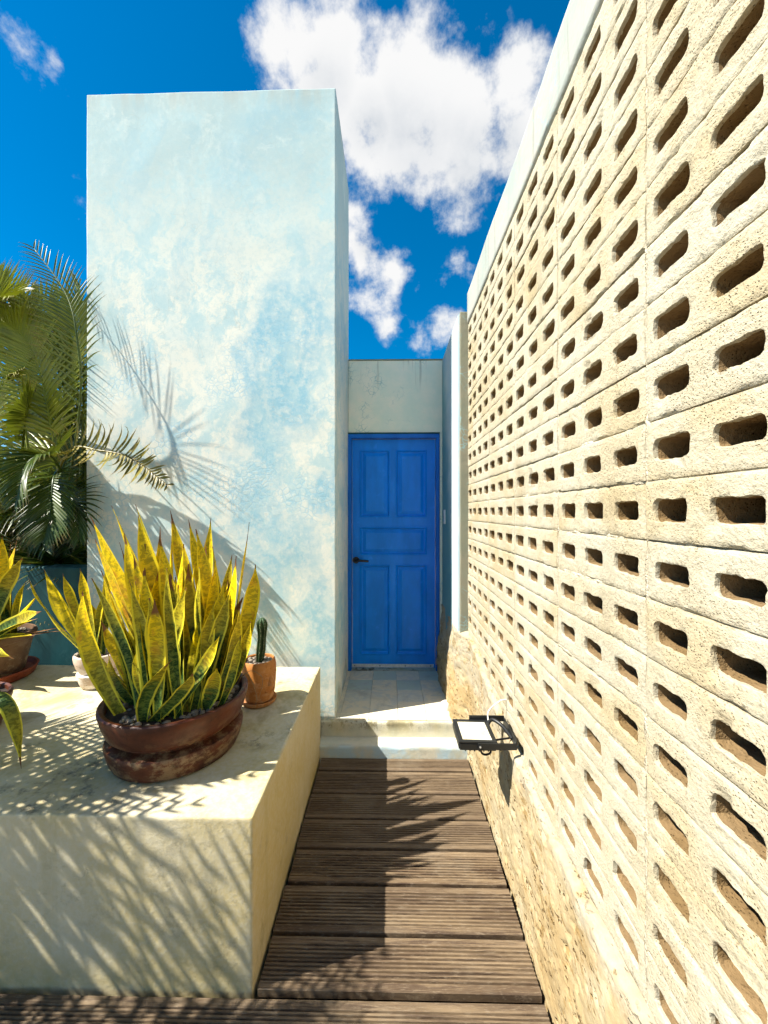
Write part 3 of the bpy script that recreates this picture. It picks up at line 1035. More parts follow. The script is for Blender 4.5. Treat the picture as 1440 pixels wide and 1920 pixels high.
for k in range(len(cols) + 2):
    y = YA + BL * k if k <= len(cols) else YB
    n = 110
    prev = None
    for i in range(n + 1):
        z = BZ0 + BH * NC * i / n
        nv = mnoise.fractal(Vector((z * 14, k * 5.3, 2)), 1, 2, 4)
        x = WX + 0.004 + 0.005 * nv
        h = 0.0050 + 0.0035 * mnoise.noise(Vector((z * 25, k * 2.7, 8)))
        cur = [bm.verts.new((x, y - h, z)), bm.verts.new((x, y + h, z)), bm.verts.new((WX + 0.18, y + h, z)), bm.verts.new((WX + 0.18, y - h, z))]
        if prev:
            for q in range(4):
                bm.faces.new((prev[q], prev[(q + 1) % 4], cur[(q + 1) % 4], cur[q]))
        prev = cur
link('mortar', to_mesh(bm, 'mortar'), 'mortar', bw, True)
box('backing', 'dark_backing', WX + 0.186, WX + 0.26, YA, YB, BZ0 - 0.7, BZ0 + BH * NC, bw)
rough_box('plaster_band', 'coping_plaster', WX - 0.006, WX + 0.262, YA, YB - 0.003, BZ0 + BH * NC + 0.004, 3.078, bw, 0.06, 0.012, 0.004)

# ---- rough limestone footing
bm = bmesh.new()
NY, NZ = 620, 104
yA, yB = -0.9, DY - 0.002


def sm(a, b, x):
    q = max(0.0, min(1.0, (x - a) / (b - a)))
    return q * q * (3 - 2 * q)


grid = []
for i in range(NY + 1):
    y = yA + (yB - yA) * i / NY
    top = BZ0 - 0.012 + 0.06 * sm(1.2, 1.7, y) + 0.17 * sm(1.6, 2.6, y) + 0.020 * mnoise.fractal(Vector((y * 5, 0, 0)), 1, 2, 4)
    row = []
    for j in range(NZ + 1):
        s = j / NZ
        z = -0.15 + (top + 0.15) * s
        far = sm(2.45, 2.66, y)
        x = (WX - 0.008) * (1 - far) + (SX - 0.005 - 0.045 * (1 - sm(0.2, 0.75, z))) * far
        x -= 0.014 * sm(0.25, 0.45, y * 0 + s) * (1 - far)
        nz_ = mnoise.fractal(Vector((y * 4.0, z * 4.0, 1.0)), 0.9, 2.0, 6)
        nf = mnoise.fractal(Vector((y * 17, z * 15, 4.0)), 0.8, 2.0, 5)
        pitn = max(0.0, mnoise.noise(Vector((y * 24, z * 36, 9.0))) - 0.34) + 0.8 * max(0.0, mnoise.noise(Vector((y * 50, z * 74, 3.0))) - 0.34)
        amp = 0.010 * (1 - far) + 0.022 * far
        x += -amp * nz_ - 0.0035 * nf + 0.035 * pitn
        if y < 2.45:
            x = max(x, 0.511 if z < 0.02 else 0.49)
        edge = sm(0.985, 1.0, s)
        x += edge * (0.03 + 0.02 * far)
        row.append(bm.verts.new((x, y, z)))
    row.append(bm.verts.new((0.66, y, top)))
    grid.append(row)
for a, b in zip(grid, grid[1:]):
    for j in range(NZ + 1):
        bm.faces.new((a[j], a[j + 1], b[j + 1], b[j]))
me = to_mesh(bm, 'rock_footing')
if sum(p.normal.x * p.area for p in me.polygons) > 0:
    me.flip_normals()
tag(based(link('rock_footing', me, 'limestone', None, True)), 'rough yellow limestone footing under the block wall beside the deck', 'rock')

# ================================================================== PLINTH
PZ = 0.579
plinth = rough_box('concrete_plinth', 'plinth_cement', -4.3, -0.458, 1.277, 2.535, -0.1, PZ, None, 0.045, 0.007, 0.0025)
tag(based(plinth), 'long low cream cement plinth carrying the potted plants', 'plinth')


# ================================================================== POTS
def pebble_mesh(name, cx, cy, z, r, n, seed, smin=0.006, smax=0.013):
    rnd = random.Random(seed)
    bm = bmesh.new()
    for _ in range(n):
        a = rnd.uniform(0, 6.283)
        q = r * math.sqrt(rnd.random())
        s = rnd.uniform(smin, smax)
        mt = Matrix.Translation((cx + q * math.cos(a), cy + q * math.sin(a), z + s * 0.4)) @ Matrix.Rotation(rnd.uniform(0, 6), 4, 'Z') @ Matrix.Diagonal((s * rnd.uniform(.9, 1.5), s, s * rnd.uniform(.6, .9), 1))
        bmesh.ops.create_icosphere(bm, subdivisions=2, radius=1.0, matrix=mt)
    return to_mesh(bm, name)


def pot(name, label, cat, loc, prof, mat, soil_r, soil_z, pebbles=0, seed=1, wob=0.012, sx=1.0, sy=1.0, group=None):
    e = empty(name, loc)
    tag(e, label, cat, group)
    me = lathe_mesh('body', prof, 72, wob, seed, sx, sy)
    o = link('body', me, mat, None, True, 40)
    o.parent = e
    me = lathe_mesh('soil', [(0, soil_z + 0.008), (soil_r * 0.6, soil_z + 0.006), (soil_r, soil_z)], 40, 0.0, 0, sx, sy)
    o = link('soil', me, 'soil', None, True)
    o.parent = e
    if pebbles:
        o = link('pebbles', pebble_mesh('pebbles', 0, 0, soil_z, soil_r * 0.93, pebbles, seed), 'pebble', None, True)
        o.parent = e
        o['kind'] = 'stuff'
    return e


BC = Vector((-0.925, 1.665, PZ + 0.002))
bowl_prof = [(0, 0.0), (0.225, 0.0), (0.243, 0.006), (0.254, 0.03), (0.264, 0.066), (0.267, 0.084), (0.263, 0.094), (0.242, 0.099), (0.228, 0.104), (0.228, 0.112),
             (0.246, 0.120), (0.262, 0.135), (0.275, 0.170), (0.284, 0.205), (0.288, 0.222), (0.287, 0.232), (0.281, 0.237), (0.270, 0.236), (0.262, 0.228), (0.258, 0.20), (0.250, 0.17), (0.2, 0.15)]
bowl = pot('terracotta_bowl', 'wide two-tiered dark terracotta bowl holding the largest snake plant', 'bowl', BC, bowl_prof, 'glazed_terracotta', 0.258, 0.205, 190, 4, 0.004)

C2 = at(170, 1292, z=PZ)
C2 = Vector((C2.x, C2.y + 0.06, PZ + 0.002))
pot('chalky_pot', 'small whitish chalky terracotta pot behind the wide bowl', 'pot', C2,
    [(0, 0.0), (0.075, 0.0), (0.085, 0.008), (0.095, 0.035), (0.105, 0.072), (0.106, 0.082), (0.100, 0.088), (0.092, 0.090), (0.096, 0.098), (0.106, 0.115), (0.117, 0.15), (0.121, 0.175), (0.119, 0.19), (0.111, 0.195), (0.103, 0.19), (0.10, 0.16), (0.08, 0.15)],
    'chalky_terracotta', 0.101, 0.172, 60, 9)

C3 = at(481, 1322, z=PZ)
C3 = Vector((C3.x, C3.y + 0.04, PZ + 0.022))
pe = pot('face_pot', 'orange terracotta face pot with a nose, holding the cactus', 'pot', C3,
         [(0, 0.0), (0.070, 0.0), (0.076, 0.005), (0.082, 0.04), (0.087, 0.09), (0.089, 0.14), (0.088, 0.18), (0.083, 0.205), (0.079, 0.210), (0.074, 0.206), (0.074, 0.17), (0.05, 0.16)],
         'orange_terracotta', 0.075, 0.192, 40, 14)


def pot_part(name, bm, mat, e, smooth=True, angle=50):
    o = link(name, to_mesh(bm, name), mat, None, smooth, angle)
    o.parent = e
    return o


bm = bmesh.new()                                      # nose on the side that looks towards the block wall
na = R(-28)
nd = Vector((math.cos(na), math.sin(na), 0))
nt = Vector((-nd.y, nd.x, 0))
prof = [(0.155, 0.086, 0.006), (0.135, 0.094, 0.010), (0.115, 0.103, 0.013), (0.098, 0.110, 0.017), (0.088, 0.106, 0.019), (0.082, 0.088, 0.014)]
rings = []
for z, r, w in prof:
    rings.append([bm.verts.new(nd * 0.07 + nt * w * 1.3 + Vector((0, 0, z))), bm.verts.new(nd * (r - 0.008) + nt * w + Vector((0, 0, z))), bm.verts.new(nd * r + Vector((0, 0, z))), bm.verts.new(nd * (r - 0.008) - nt * w + Vector((0, 0, z))), bm.verts.new(nd * 0.07 - nt * w * 1.3 + Vector((0, 0, z)))])
for a, b in zip(rings, rings[1:]):
    for i in range(4):
        bm.faces.new((a[i], a[i + 1], b[i + 1], b[i]))
bm.faces.new(rings[0])
bm.faces.new(rings[-1][::-1])
pot_part('nose', bm, 'orange_terracotta', pe, True, 80)
for sgn in (-1, 1):
    bm = bmesh.new()
    a2 = na + sgn * 0.42
    bm_tube(bm, catmull([Vector((math.cos(a2 + q) * 0.0885, math.sin(a2 + q) * 0.0885, zz)) for q, zz in ((-.16, 0.142), (0, 0.150), (.16, 0.142))], 9), 0.004, 8)
    bm_tube(bm, catmull([Vector((math.cos(a2 + q) * 0.0880, math.sin(a2 + q) * 0.0880, zz)) for q, zz in ((-.14, 0.130), (0, 0.126), (.14, 0.130))], 9), 0.003, 8)
    pot_part('eye', bm, 'orange_terracotta', pe)
bm = bmesh.new()
bm_tube(bm, catmull([Vector((math.cos(na + q) * 0.0860, math.sin(na + q) * 0.0860, zz)) for q, zz in ((-.36, 0.058), (0, 0.050), (.36, 0.058))], 11), 0.005, 8)
pot_part('mouth', bm, 'orange_terracotta', pe)

s3 = link('saucer', lathe_mesh('saucer', [(0, 0), (0.082, 0.0), (0.088, 0.005), (0.092, 0.02), (0.090, 0.023), (0.086, 0.021), (0.083, 0.0185), (0, 0.0185)], 56), 'orange_terracotta', None, True, 40)
s3.location = (C3.x, C3.y, PZ + 0.002)
tag(s3, 'shallow terracotta saucer under the face pot', 'saucer')

# cactus: a ribbed column
e = empty('column_cactus', (C3.x + 0.006, C3.y - 0.01, C3.z + 0.198))
tag(e, 'slim ribbed dark green column cactus in the face pot', 'cactus')
bm = bmesh.new()
rings = []
NS, NRIB = 64, 8
for k in range(30):
    s = k / 29
    z = 0.235 * s
    r0 = 0.0235 * (0.88 + 0.12 * math.sin(s * 9)) * (1 if s < 0.86 else math.sqrt(max(0.02, 1 - ((s - 0.86) / 0.14) ** 2)))
    r0 *= 0.78 + 0.3 * sm(0, 0.5, s)
    lean = Vector((0.010 * math.sin(s * 2.4) + 0.006 * s, -0.004 * s, 0))
    ring = []
    for i in range(NS):
        a = 2 * math.pi * i / NS
        r = r0 * (1 + 0.17 * math.cos(NRIB * a))
        ring.append(bm.verts.new(lean + Vector((r * math.cos(a), r * math.sin(a), z))))
    rings.append(ring)
for a, b in zip(rings, rings[1:]):
    for i in range(NS):
        bm.faces.new((a[i], a[(i + 1) % NS], b[(i + 1) % NS], b[i]))
bm.faces.new(rings[-1])
pot_part('column', bm, 'cactus_green', e, True, 80)
bm = bmesh.new()
rs = random.Random(8)
for k in range(2, 28):
    for i in range(NRIB):
        vv = rings_co = None
        s = k / 29
        a = 2 * math.pi * i / NRIB
        r = 0.0235 * 1.12 * (0.78 + 0.3 * sm(0, 0.5, s)) * (0.88 + 0.12 * math.sin(s * 9))
        if s > 0.86:
            r *= math.sqrt(max(0.02, 1 - ((s - 0.86) / 0.14) ** 2))
        b0 = Vector((0.010 * math.sin(s * 2.4) + 0.006 * s + r * math.cos(a), -0.004 * s + r * math.sin(a), 0.235 * s))
        for _ in range(4):
            d = Vector((math.cos(a) + rs.uniform(-.8, .8), math.sin(a) + rs.uniform(-.8, .8), rs.uniform(-.6, .8))).normalized()
            q = d.orthogonal().normalized() * 0.0005
            t1, t2, t3, t4 = bm.verts.new(b0 + q), bm.verts.new(b0 + d.cross(q)), bm.verts.new(b0 - q), bm.verts.new(b0 + d * 0.009)
            bm.faces.new((t1, t2, t4))
            bm.faces.new((t2, t3, t4))
            bm.faces.new((t3, t1, t4))
sp = pot_part('spines', bm, 'cactus_spine', e, False, None)
sp['kind'] = 'stuff'

# big pot and saucer at the left edge, and the pot in the near left corner
C4 = at(-32, 1240, z=PZ)
C4 = Vector((-2.44, 2.31, PZ + 0.032))
pot('brown_pot', 'large brown weathered pot on a red saucer by the teal wall', 'pot', C4,
    [(0, 0.0), (0.15, 0.0), (0.158, 0.008), (0.172, 0.08), (0.19, 0.17), (0.20, 0.205), (0.212, 0.21), (0.216, 0.235), (0.210, 0.25), (0.196, 0.25), (0.19, 0.22), (0.15, 0.2)],
    'brown_terracotta', 0.19, 0.228, 80, 31)
s4 = link('saucer', lathe_mesh('saucer', [(0, 0), (0.19, 0.0), (0.205, 0.008), (0.225, 0.055), (0.222, 0.06), (0.212, 0.058), (0.198, 0.030), (0, 0.028)], 72, 0.006, 3), 'red_terracotta', None, True, 40)
s4.location = (C4.x, C4.y, PZ + 0.002)
tag(s4, 'wide red terracotta saucer under the large brown pot', 'saucer')
C5 = Vector((-1.96, 1.73, PZ + 0.002))
pot('red_pot', 'red-brown terracotta pot cut off by the left picture edge', 'pot', C5,
    [(0, 0.0), (0.12, 0.0), (0.128, 0.006), (0.142, 0.05), (0.156, 0.10), (0.170, 0.14), (0.172, 0.16), (0.165, 0.17), (0.155, 0.165), (0.150, 0.14), (0.12, 0.13)],
    'glazed_terracotta', 0.152, 0.148, 60, 37)


# ================================================================== SNAKE PLANTS
def snake_leaf(plant, base, tip, width, bow, roll, yellow, brown, fold=0.35, seed=0.0, label=None):
    """base/tip world points; bow pushes the middle; a thick channelled blade"""
    n = 15
    mid = (base + tip) / 2 + bow
    pts = [bez(base, mid * 2 - (base + tip) / 2, tip, k / (n - 1)) for k in range(n)]
    bm = bmesh.new()
    uvl = bm.loops.layers.uv.new('UVMap')
    rings = []
    uvs = []
    nrm0 = None
    for k, p in enumerate(pts):
        s = k / (n - 1)
        tg = (pts[min(k + 1, n - 1)] - pts[max(k - 1, 0)]).normalized()
        tw = 0.9 * math.sin(seed * 5.1)
        ref = Vector((math.cos(roll + tw * s), math.sin(roll + tw * s), 0))
        side = (ref - tg * ref.dot(tg))
        if side.length < 0.05:
            side = tg.orthogonal()
        side.normalize()
        nm = side.cross(tg)
        prof = 0.95 * (0.62 + 0.38 * sm(0, 0.45, s)) * (1 - sm(0.60, 1.0, s) ** 2.0 * (0.985 if math.sin(seed * 3.3) < 0.6 else 0.93))
        w = width * 0.5 * prof
        wav = 1 + 0.09 * math.sin(s * 13 + seed * 7) * s
        th = 0.0035 * (1 - 0.75 * s)
        ring = []
        uvr = []
        for u in (0.0, 0.16, 0.36, 0.5, 0.64, 0.84, 1.0, 0.84, 0.64, 0.5, 0.36, 0.16):
            a = (u - 0.5) * 2
            low = len(ring) > 6
            edge = 1 - abs(a) ** 3
            q = p + side * (a * w * wav) + nm * (abs(a) ** 1.7 * w * fold * (1 - 0.4 * s) + (-th * edge if low else th * edge * 0.4) + 0.0018 * math.sin(s * 17 + a * 3 + seed * 11) * abs(a))
            ring.append(bm.verts.new(q - plant.location))
            uvr.append((u, s))
        rings.append(ring)
        uvs.append(uvr)
    m = len(rings[0])
    for k in range(n - 1):
        for i in range(m):
            j = (i + 1) % m
            f = bm.faces.new((rings[k][i], rings[k][j], rings[k + 1][j], rings[k + 1][i]))
            for lp, q in zip(f.loops, (uvs[k][i], uvs[k][j], uvs[k + 1][j], uvs[k + 1][i])):
                lp[uvl].uv = q
    bm.faces.new(rings[-1])
    bm.faces.new(rings[0][::-1])
    o = link('leaf', to_mesh(bm, 'leaf'), 'snake_leaf', None, True, 75)
    o.parent = plant
    o.color = (yellow, brown, 0, 1)
    if label:
        o['label'] = label
    return o


def plant_leaves(plant, c, soilz, keys, nrand, rbase, rng, tip_fn):
    for (bx, by, px, py, dyt, w, yel, brn, bowx) in keys:
        base = Vector((c.x + bx, c.y + by, soilz))
        tip = at(px, py, y=base.y + dyt)
        snake_leaf(plant, base, tip, w, Vector((bowx, rng.uniform(-.02, .02), rng.uniform(0, .02))), rng.uniform(-0.6, 0.6), yel, brn, rng.uniform(0.25, 0.6), rng.random() * 9)
    for _ in range(nrand):
        a = rng.uniform(0, 6.283)
        q = rbase * math.sqrt(rng.random())
        base = Vector((c.x + q * math.cos(a), c.y + q * math.sin(a), soilz))
        tip, w, yel, brn = tip_fn(base, a, q)
        tip.x = max(c.x - 0.32, min(c.x + 0.27, tip.x))
        snake_leaf(plant, base, tip, w, Vector((math.cos(a) * -.012, math.sin(a) * -.012, 0)) * rng.uniform(-1.5, 2.5), rng.uniform(-0.9, 0.9), yel, brn, rng.uniform(0.2, 0.6), rng.random() * 9)


rng = random.Random(11)
soilz = BC.z + 0.205
sp1 = empty('snake_plant', (BC.x, BC.y, soilz))
tag(sp1, 'dense yellow-edged snake plant filling the wide dark bowl', 'plant', 'snake plants on the plinth')
keys = [  # base offset, tip pixel, tip depth offset, width, yellowness, brown tip, bow
    (-0.06, 0.10, 170, 968, 0.06, 0.070, 0.85, 0.06, -0.01), (-0.02, 0.14, 209, 948, 0.05, 0.066, 0.6, 0.03, 0.0), (0.05, 0.15, 254, 946, 0.05, 0.030, 0.1, 0.04, 0.0),
    (0.03, 0.06, 259, 966, 0.02, 0.082, 0.65, 0.02, -0.02), (0.10, 0.12, 319, 956, 0.04, 0.066, 0.9, 0.10, 0.0), (0.14, 0.10, 353, 973, 0.03, 0.056, 0.8, 0.05, 0.01),
    (0.16, 0.06, 367, 992, 0.03, 0.060, 0.7, 0.05, 0.01), (0.17, 0.12, 398, 1025, 0.0, 0.040, 0.0, 0.02, 0.0), (0.15, 0.02, 443, 1042, 0.02, 0.066, 0.75, 0.10, 0.02),
    (0.18, 0.05, 479, 1058, 0.02, 0.076, 0.85, 0.03, 0.03), (0.18, -0.02, 450, 1140, 0.0, 0.060, 0.4, 0.03, 0.02), (0.19, 0.02, 470, 1165, 0.0, 0.050, 0.35, 0.03, 0.02),
    (-0.16, -0.13, 155, 1108, 0.02, 0.070, 0.95, 0.05, -0.03), (-0.14, -0.02, 82, 1066, 0.03, 0.062, 0.95, 0.03, -0.05), (-0.10, -0.10, 205, 1105, 0.12, 0.072, 0.15, 0.04, 0.02),
    (0.02, -0.17, 349, 1102, 0.05, 0.074, 0.12, 0.01, -0.01), (0.06, -0.16, 412, 1192, 0.0, 0.058, 0.25, 0.01, 0.02), (0.00, -0.19, 362, 1262, -0.04, 0.062, 0.0, 0.10, 0.03),
    (-0.03, -0.19, 322, 1238, -0.05, 0.060, 0.0, 0.12, -0.03), (-0.02, -0.12, 301, 1154, 0.0, 0.070, 0.12, 0.02, 0.0), (-0.06, -0.09, 262, 1115, 0.0, 0.068, 0.25, 0.02, 0.0),
    (-0.07, -0.06, 190, 1070, 0.0, 0.070, 0.8, 0.05, -0.02), (0.12, -0.10, 402, 1128, 0.0, 0.060, 0.3, 0.03, 0.0), (0.10, -0.12, 378, 1150, 0.0, 0.060, 0.8, 0.05, 0.0),
    (0.04, -0.02, 345, 1020, 0.0, 0.074, 0.8, 0.04, 0.0), (0.00, 0.0, 300, 1010, 0.0, 0.070, 0.7, 0.06, 0.0), (-0.05, 0.02, 232, 1000, 0.0, 0.074, 0.9, 0.08, 0.0),
    (-0.09, 0.04, 178, 1010, 0.0, 0.080, 0.9, 0.05, 0.0), (0.14, -0.06, 420, 1090, 0.0, 0.062, 0.55, 0.04, 0.0), (0.21, -0.06, 452, 1190, -0.02, 0.040, 0.4, 0.08, 0.02),
    (-0.04, -0.05, 250, 1040, 0.0, 0.070, 0.95, 0.10, 0.0), (0.07, -0.05, 320, 1075, 0.0, 0.070, 0.85, 0.05, 0.0)]
plant_leaves(sp1, BC, soilz, keys, 60, 0.20, rng,
             lambda b, a, q: (b + Vector((math.cos(a) * rng.uniform(-0.04, 0.18) * (0.4 + q / 0.19) + rng.uniform(-.05, .05), math.sin(a) * rng.uniform(0.0, 0.12), rng.choice((rng.uniform(0.2, 0.45), rng.uniform(0.4, 0.72))) + 0.10 * math.sin(a))),
                              rng.uniform(0.045, 0.074), rng.choice((0.2, 0.5, 0.75, 0.9, 1.0)) if math.sin(a) > -0.4 else rng.choice((0.0, 0.1, 0.3, 0.6)), rng.choice((0.02, 0.04, 0.15))))

sz2 = C2.z + 0.17
sp2 = empty('snake_plant', (C2.x, C2.y, sz2))
tag(sp2, 'small leaning snake plant in the chalky white pot', 'plant', 'snake plants on the plinth')
keys2 = [(-0.03, -0.02, 52, 1081, 0.0, 0.060, 0.75, 0.12, -0.05), (-0.01, 0.02, 118, 1075, 0.05, 0.055, 0.7, 0.06, -0.02), (0.0, 0.0, 150, 1065, 0.0, 0.06, 0.8, 0.05, 0.0), (-0.03, 0.0, 128, 1150, 0.0, 0.045, 0.7, 0.05, -0.02), (0.03, 0.0, 200, 1050, 0.0, 0.055, 0.6, 0.05, 0.0),
         (-0.04, -0.03, 166, 1205, -0.02, 0.03, 0.3, 0.05, -0.02)]
plant_leaves(sp2, C2, sz2, keys2, 4, 0.05, rng, lambda b, a, q: (b + Vector((rng.uniform(-.1, .06), rng.uniform(-.03, .05), rng.uniform(.25, .5))), 0.05, rng.uniform(.4, .9), .05))

sz4 = C4.z + 0.228
sp4 = empty('snake_plant', (C4.x, C4.y, sz4))
tag(sp4, 'ragged snake plant with split bleached tips in the large brown pot', 'plant', 'snake plants on the plinth')
keys4 = [(0.05, 0.05, 32, 1012, 0.02, 0.085, 0.95, 0.12, 0.0), (0.02, 0.03, 4, 1003, 0.0, 0.07, 0.9, 0.06, 0.0), (0.0, 0.06, 20, 1020, 0.03, 0.06, 0.7, 0.2, 0.0), (0.04, -0.04, 42, 1046, -0.05, 0.085, 0.05, 0.03, -0.05),
         (0.07, 0.0, 70, 1116, 0.0, 0.06, 0.9, 0.1, 0.02), (0.06, -0.08, 78, 1146, -0.06, 0.085, 0.15, 0.1, 0.0), (0.08, -0.10, 70, 1160, -0.05, 0.05, 0.4, 0.1, 0.0), (0.05, -0.12, 134, 1182, -0.05, 0.020, 0.5, 0.6, -0.02),
         (0.02, -0.12, 66, 1192, -0.05, 0.05, 0.3, 0.1, 0.02), (0.0, -0.14, 25, 1235, -0.08, 0.05, 0.1, 0.1, 0.0), (0.06, -0.12, 106, 1178, -0.06, 0.022, 0.4, 0.7, 0.02), (0.1, 0.05, 48, 1090, 0.0, 0.06, 0.8, 0.05, 0.0)]
plant_leaves(sp4, C4, sz4, keys4, 12, 0.13, rng, lambda b, a, q: (b + Vector((rng.uniform(-.25, .05), rng.uniform(-.15, .08), rng.uniform(.3, .55))), rng.uniform(.05, .08), rng.uniform(.1, .9), .06))

sz5 = C5.z + 0.148
sp5 = empty('snake_plant', (C5.x, C5.y, sz5))
tag(sp5, 'snake plant at the left picture edge with one leaf drooping over the plinth', 'plant', 'snake plants on the plinth')
o5 = snake_leaf(sp5, Vector((C5.x + 0.06, C5.y - 0.06, sz5)), at(40, 1442, y=1.50), 0.062, Vector((0.055, 0.0, 0.17)), 0.9, 0.02, 0.05, 0.4, 3.0, 'dark green leaf bent down to the plinth top')
plant_leaves(sp5, C5, sz5, [], 9, 0.10, rng, lambda b, a, q: (b + Vector((rng.uniform(-.3, -.06), rng.uniform(-.15, .06), rng.uniform(.25, .5))), rng.uniform(.05, .075), rng.uniform(0, .7), .05))

# dry roots trailing over the bowl rim beside the cactus
for k, pts in enumerate((((440, 1290), (462, 1262), (480, 1300), (478, 1330)), ((448, 1275), (470, 1258), (492, 1272), (486, 1310)))):
    bm = bmesh.new()
    pp = [at(px, py, y=1.80 + 0.01 * k) for px, py in pts]
    bm_tube(bm, [p - sp1.location for p in catmull(pp, 24)], lambda s: 0.0018 * (1 - 0.6 * s), 6)
    o = link('aerial_root', to_mesh(bm, 'aerial_root'), 'dry_root', None, True)
    o.parent = sp1


# ================================================================== PALMS
def frond_mesh(pts, nleaf, lmax, wid, rng, droop=0.5, start=0.22, spread=0.9, up=Vector((0, 0, 1)), curl=0.0, miss=0.04, rrad=0.009):
    """feather leaf: arching rachis with two ranks of tapering leaflets"""
    cur = catmull(pts, 40)
    bm = bmesh.new()
    uvl = bm.loops.layers.uv.new('UVMap')
    bm_tube(bm, cur, lambda s: rrad * (1 - 0.85 * s) + 0.0012, 6)
    for k in range(nleaf):
        s = start + (1 - start) * (k / (nleaf - 1)) ** 0.95
        u = s * 39
        i = min(int(u), 38)
        p = cur[i].lerp(cur[i + 1], u - i)
        tg = (cur[i + 1] - cur[i]).normalized()
        side0 = tg.cross(up)
        if side0.length < 0.1:
            side0 = tg.cross(Vector((0.4, 1, 0)))
        side0.normalize()
        nm = side0.cross(tg).normalized()
        ss = (s - start) / (1 - start)
        L = lmax * (0.45 + 0.75 * math.sin(math.pi * min(1, 0.16 + ss * 0.80)) ** 0.8) * (1 - 0.45 * ss ** 3)
        for sg in (-1, 1):
            if rng.random() < miss:
                continue
            l = L * rng.uniform(0.85, 1.1)
            d = (side0 * sg * spread + tg * (0.55 + 0.75 * ss) + nm * rng.uniform(0.22, 0.42)).normalized()
            w = wid * rng.uniform(0.8, 1.1) * (1 - 0.35 * ss)
            n = 7
            q = p.copy()
            dd = d.copy()
            prev = None
            cax = d.cross(nm).normalized() if curl else None
            for j in range(n + 1):
                f = j / n
                wd = w * 0.5 * (0.35 + 2.6 * f * (1 - f) + 0.25 * (1 - f)) * (1 - f ** 3) + 0.0004
                acr = dd.cross(nm)
                if acr.length < 0.05:
                    acr = dd.cross(side0)
                acr.normalize()
                nn = acr.cross(dd).normalized()
                row = [bm.verts.new(q - acr * wd + nn * wd * 0.55), bm.verts.new(q), bm.verts.new(q + acr * wd + nn * wd * 0.55)]
                if prev:
                    for c in range(2):
                        fc = bm.faces.new((prev[c], prev[c + 1], row[c + 1], row[c]))
                        for lp, uvq in zip(fc.loops, ((c / 2, (j - 1) / n), ((c + 1) / 2, (j - 1) / n), ((c + 1) / 2, f), (c / 2, f))):
                            lp[uvl].uv = uvq
                prev = row
                dd = dd + Vector((0, 0, -1)) * (droop * (0.25 + f) / n * rng.uniform(0.8, 1.2))
                if curl:
                    dd = Quaternion(cax, curl * rng.uniform(0.2, 1.6) / n) @ dd
                dd.normalize()
                q = q + dd * (l / n)
    bmesh.ops.recalc_face_normals(bm, faces=bm.faces[:])
    me = bpy.data.meshes.new('frond')
    bm.to_mesh(me)
    bm.free()
    return me


def palm(loc, label, stems, group='areca palms round the plinth'):
    e = empty('areca_palm', loc)
    tag(e, label, 'palm', group)
    for (a, b, r) in stems:
        bm = bmesh.new()
        pp = catmull([a, a.lerp(b, 0.4) + Vector((0.02, -0.03, 0)), b], 14)
        bm_tube(bm, [p - e.location for p in pp], lambda s: r * (1 - 0.45 * s) * (1 + 0.07 * (int(s * 14) % 2)), 12)
        o = link('stem', to_mesh(bm, 'stem'), 'palm_stem', None, True, 60)
        o.parent = e
    return e


def add_frond(e, pts, tint, rng, mat='palm_leaf', label=None, **kw):
    me = frond_mesh([p - e.location for p in pts], rng=rng, **kw)
    o = link('frond', me, mat, None, True)
    o.parent = e
    o.color = (tint, 0, 0, 1)
    if label:
        o['label'] = label
    return o


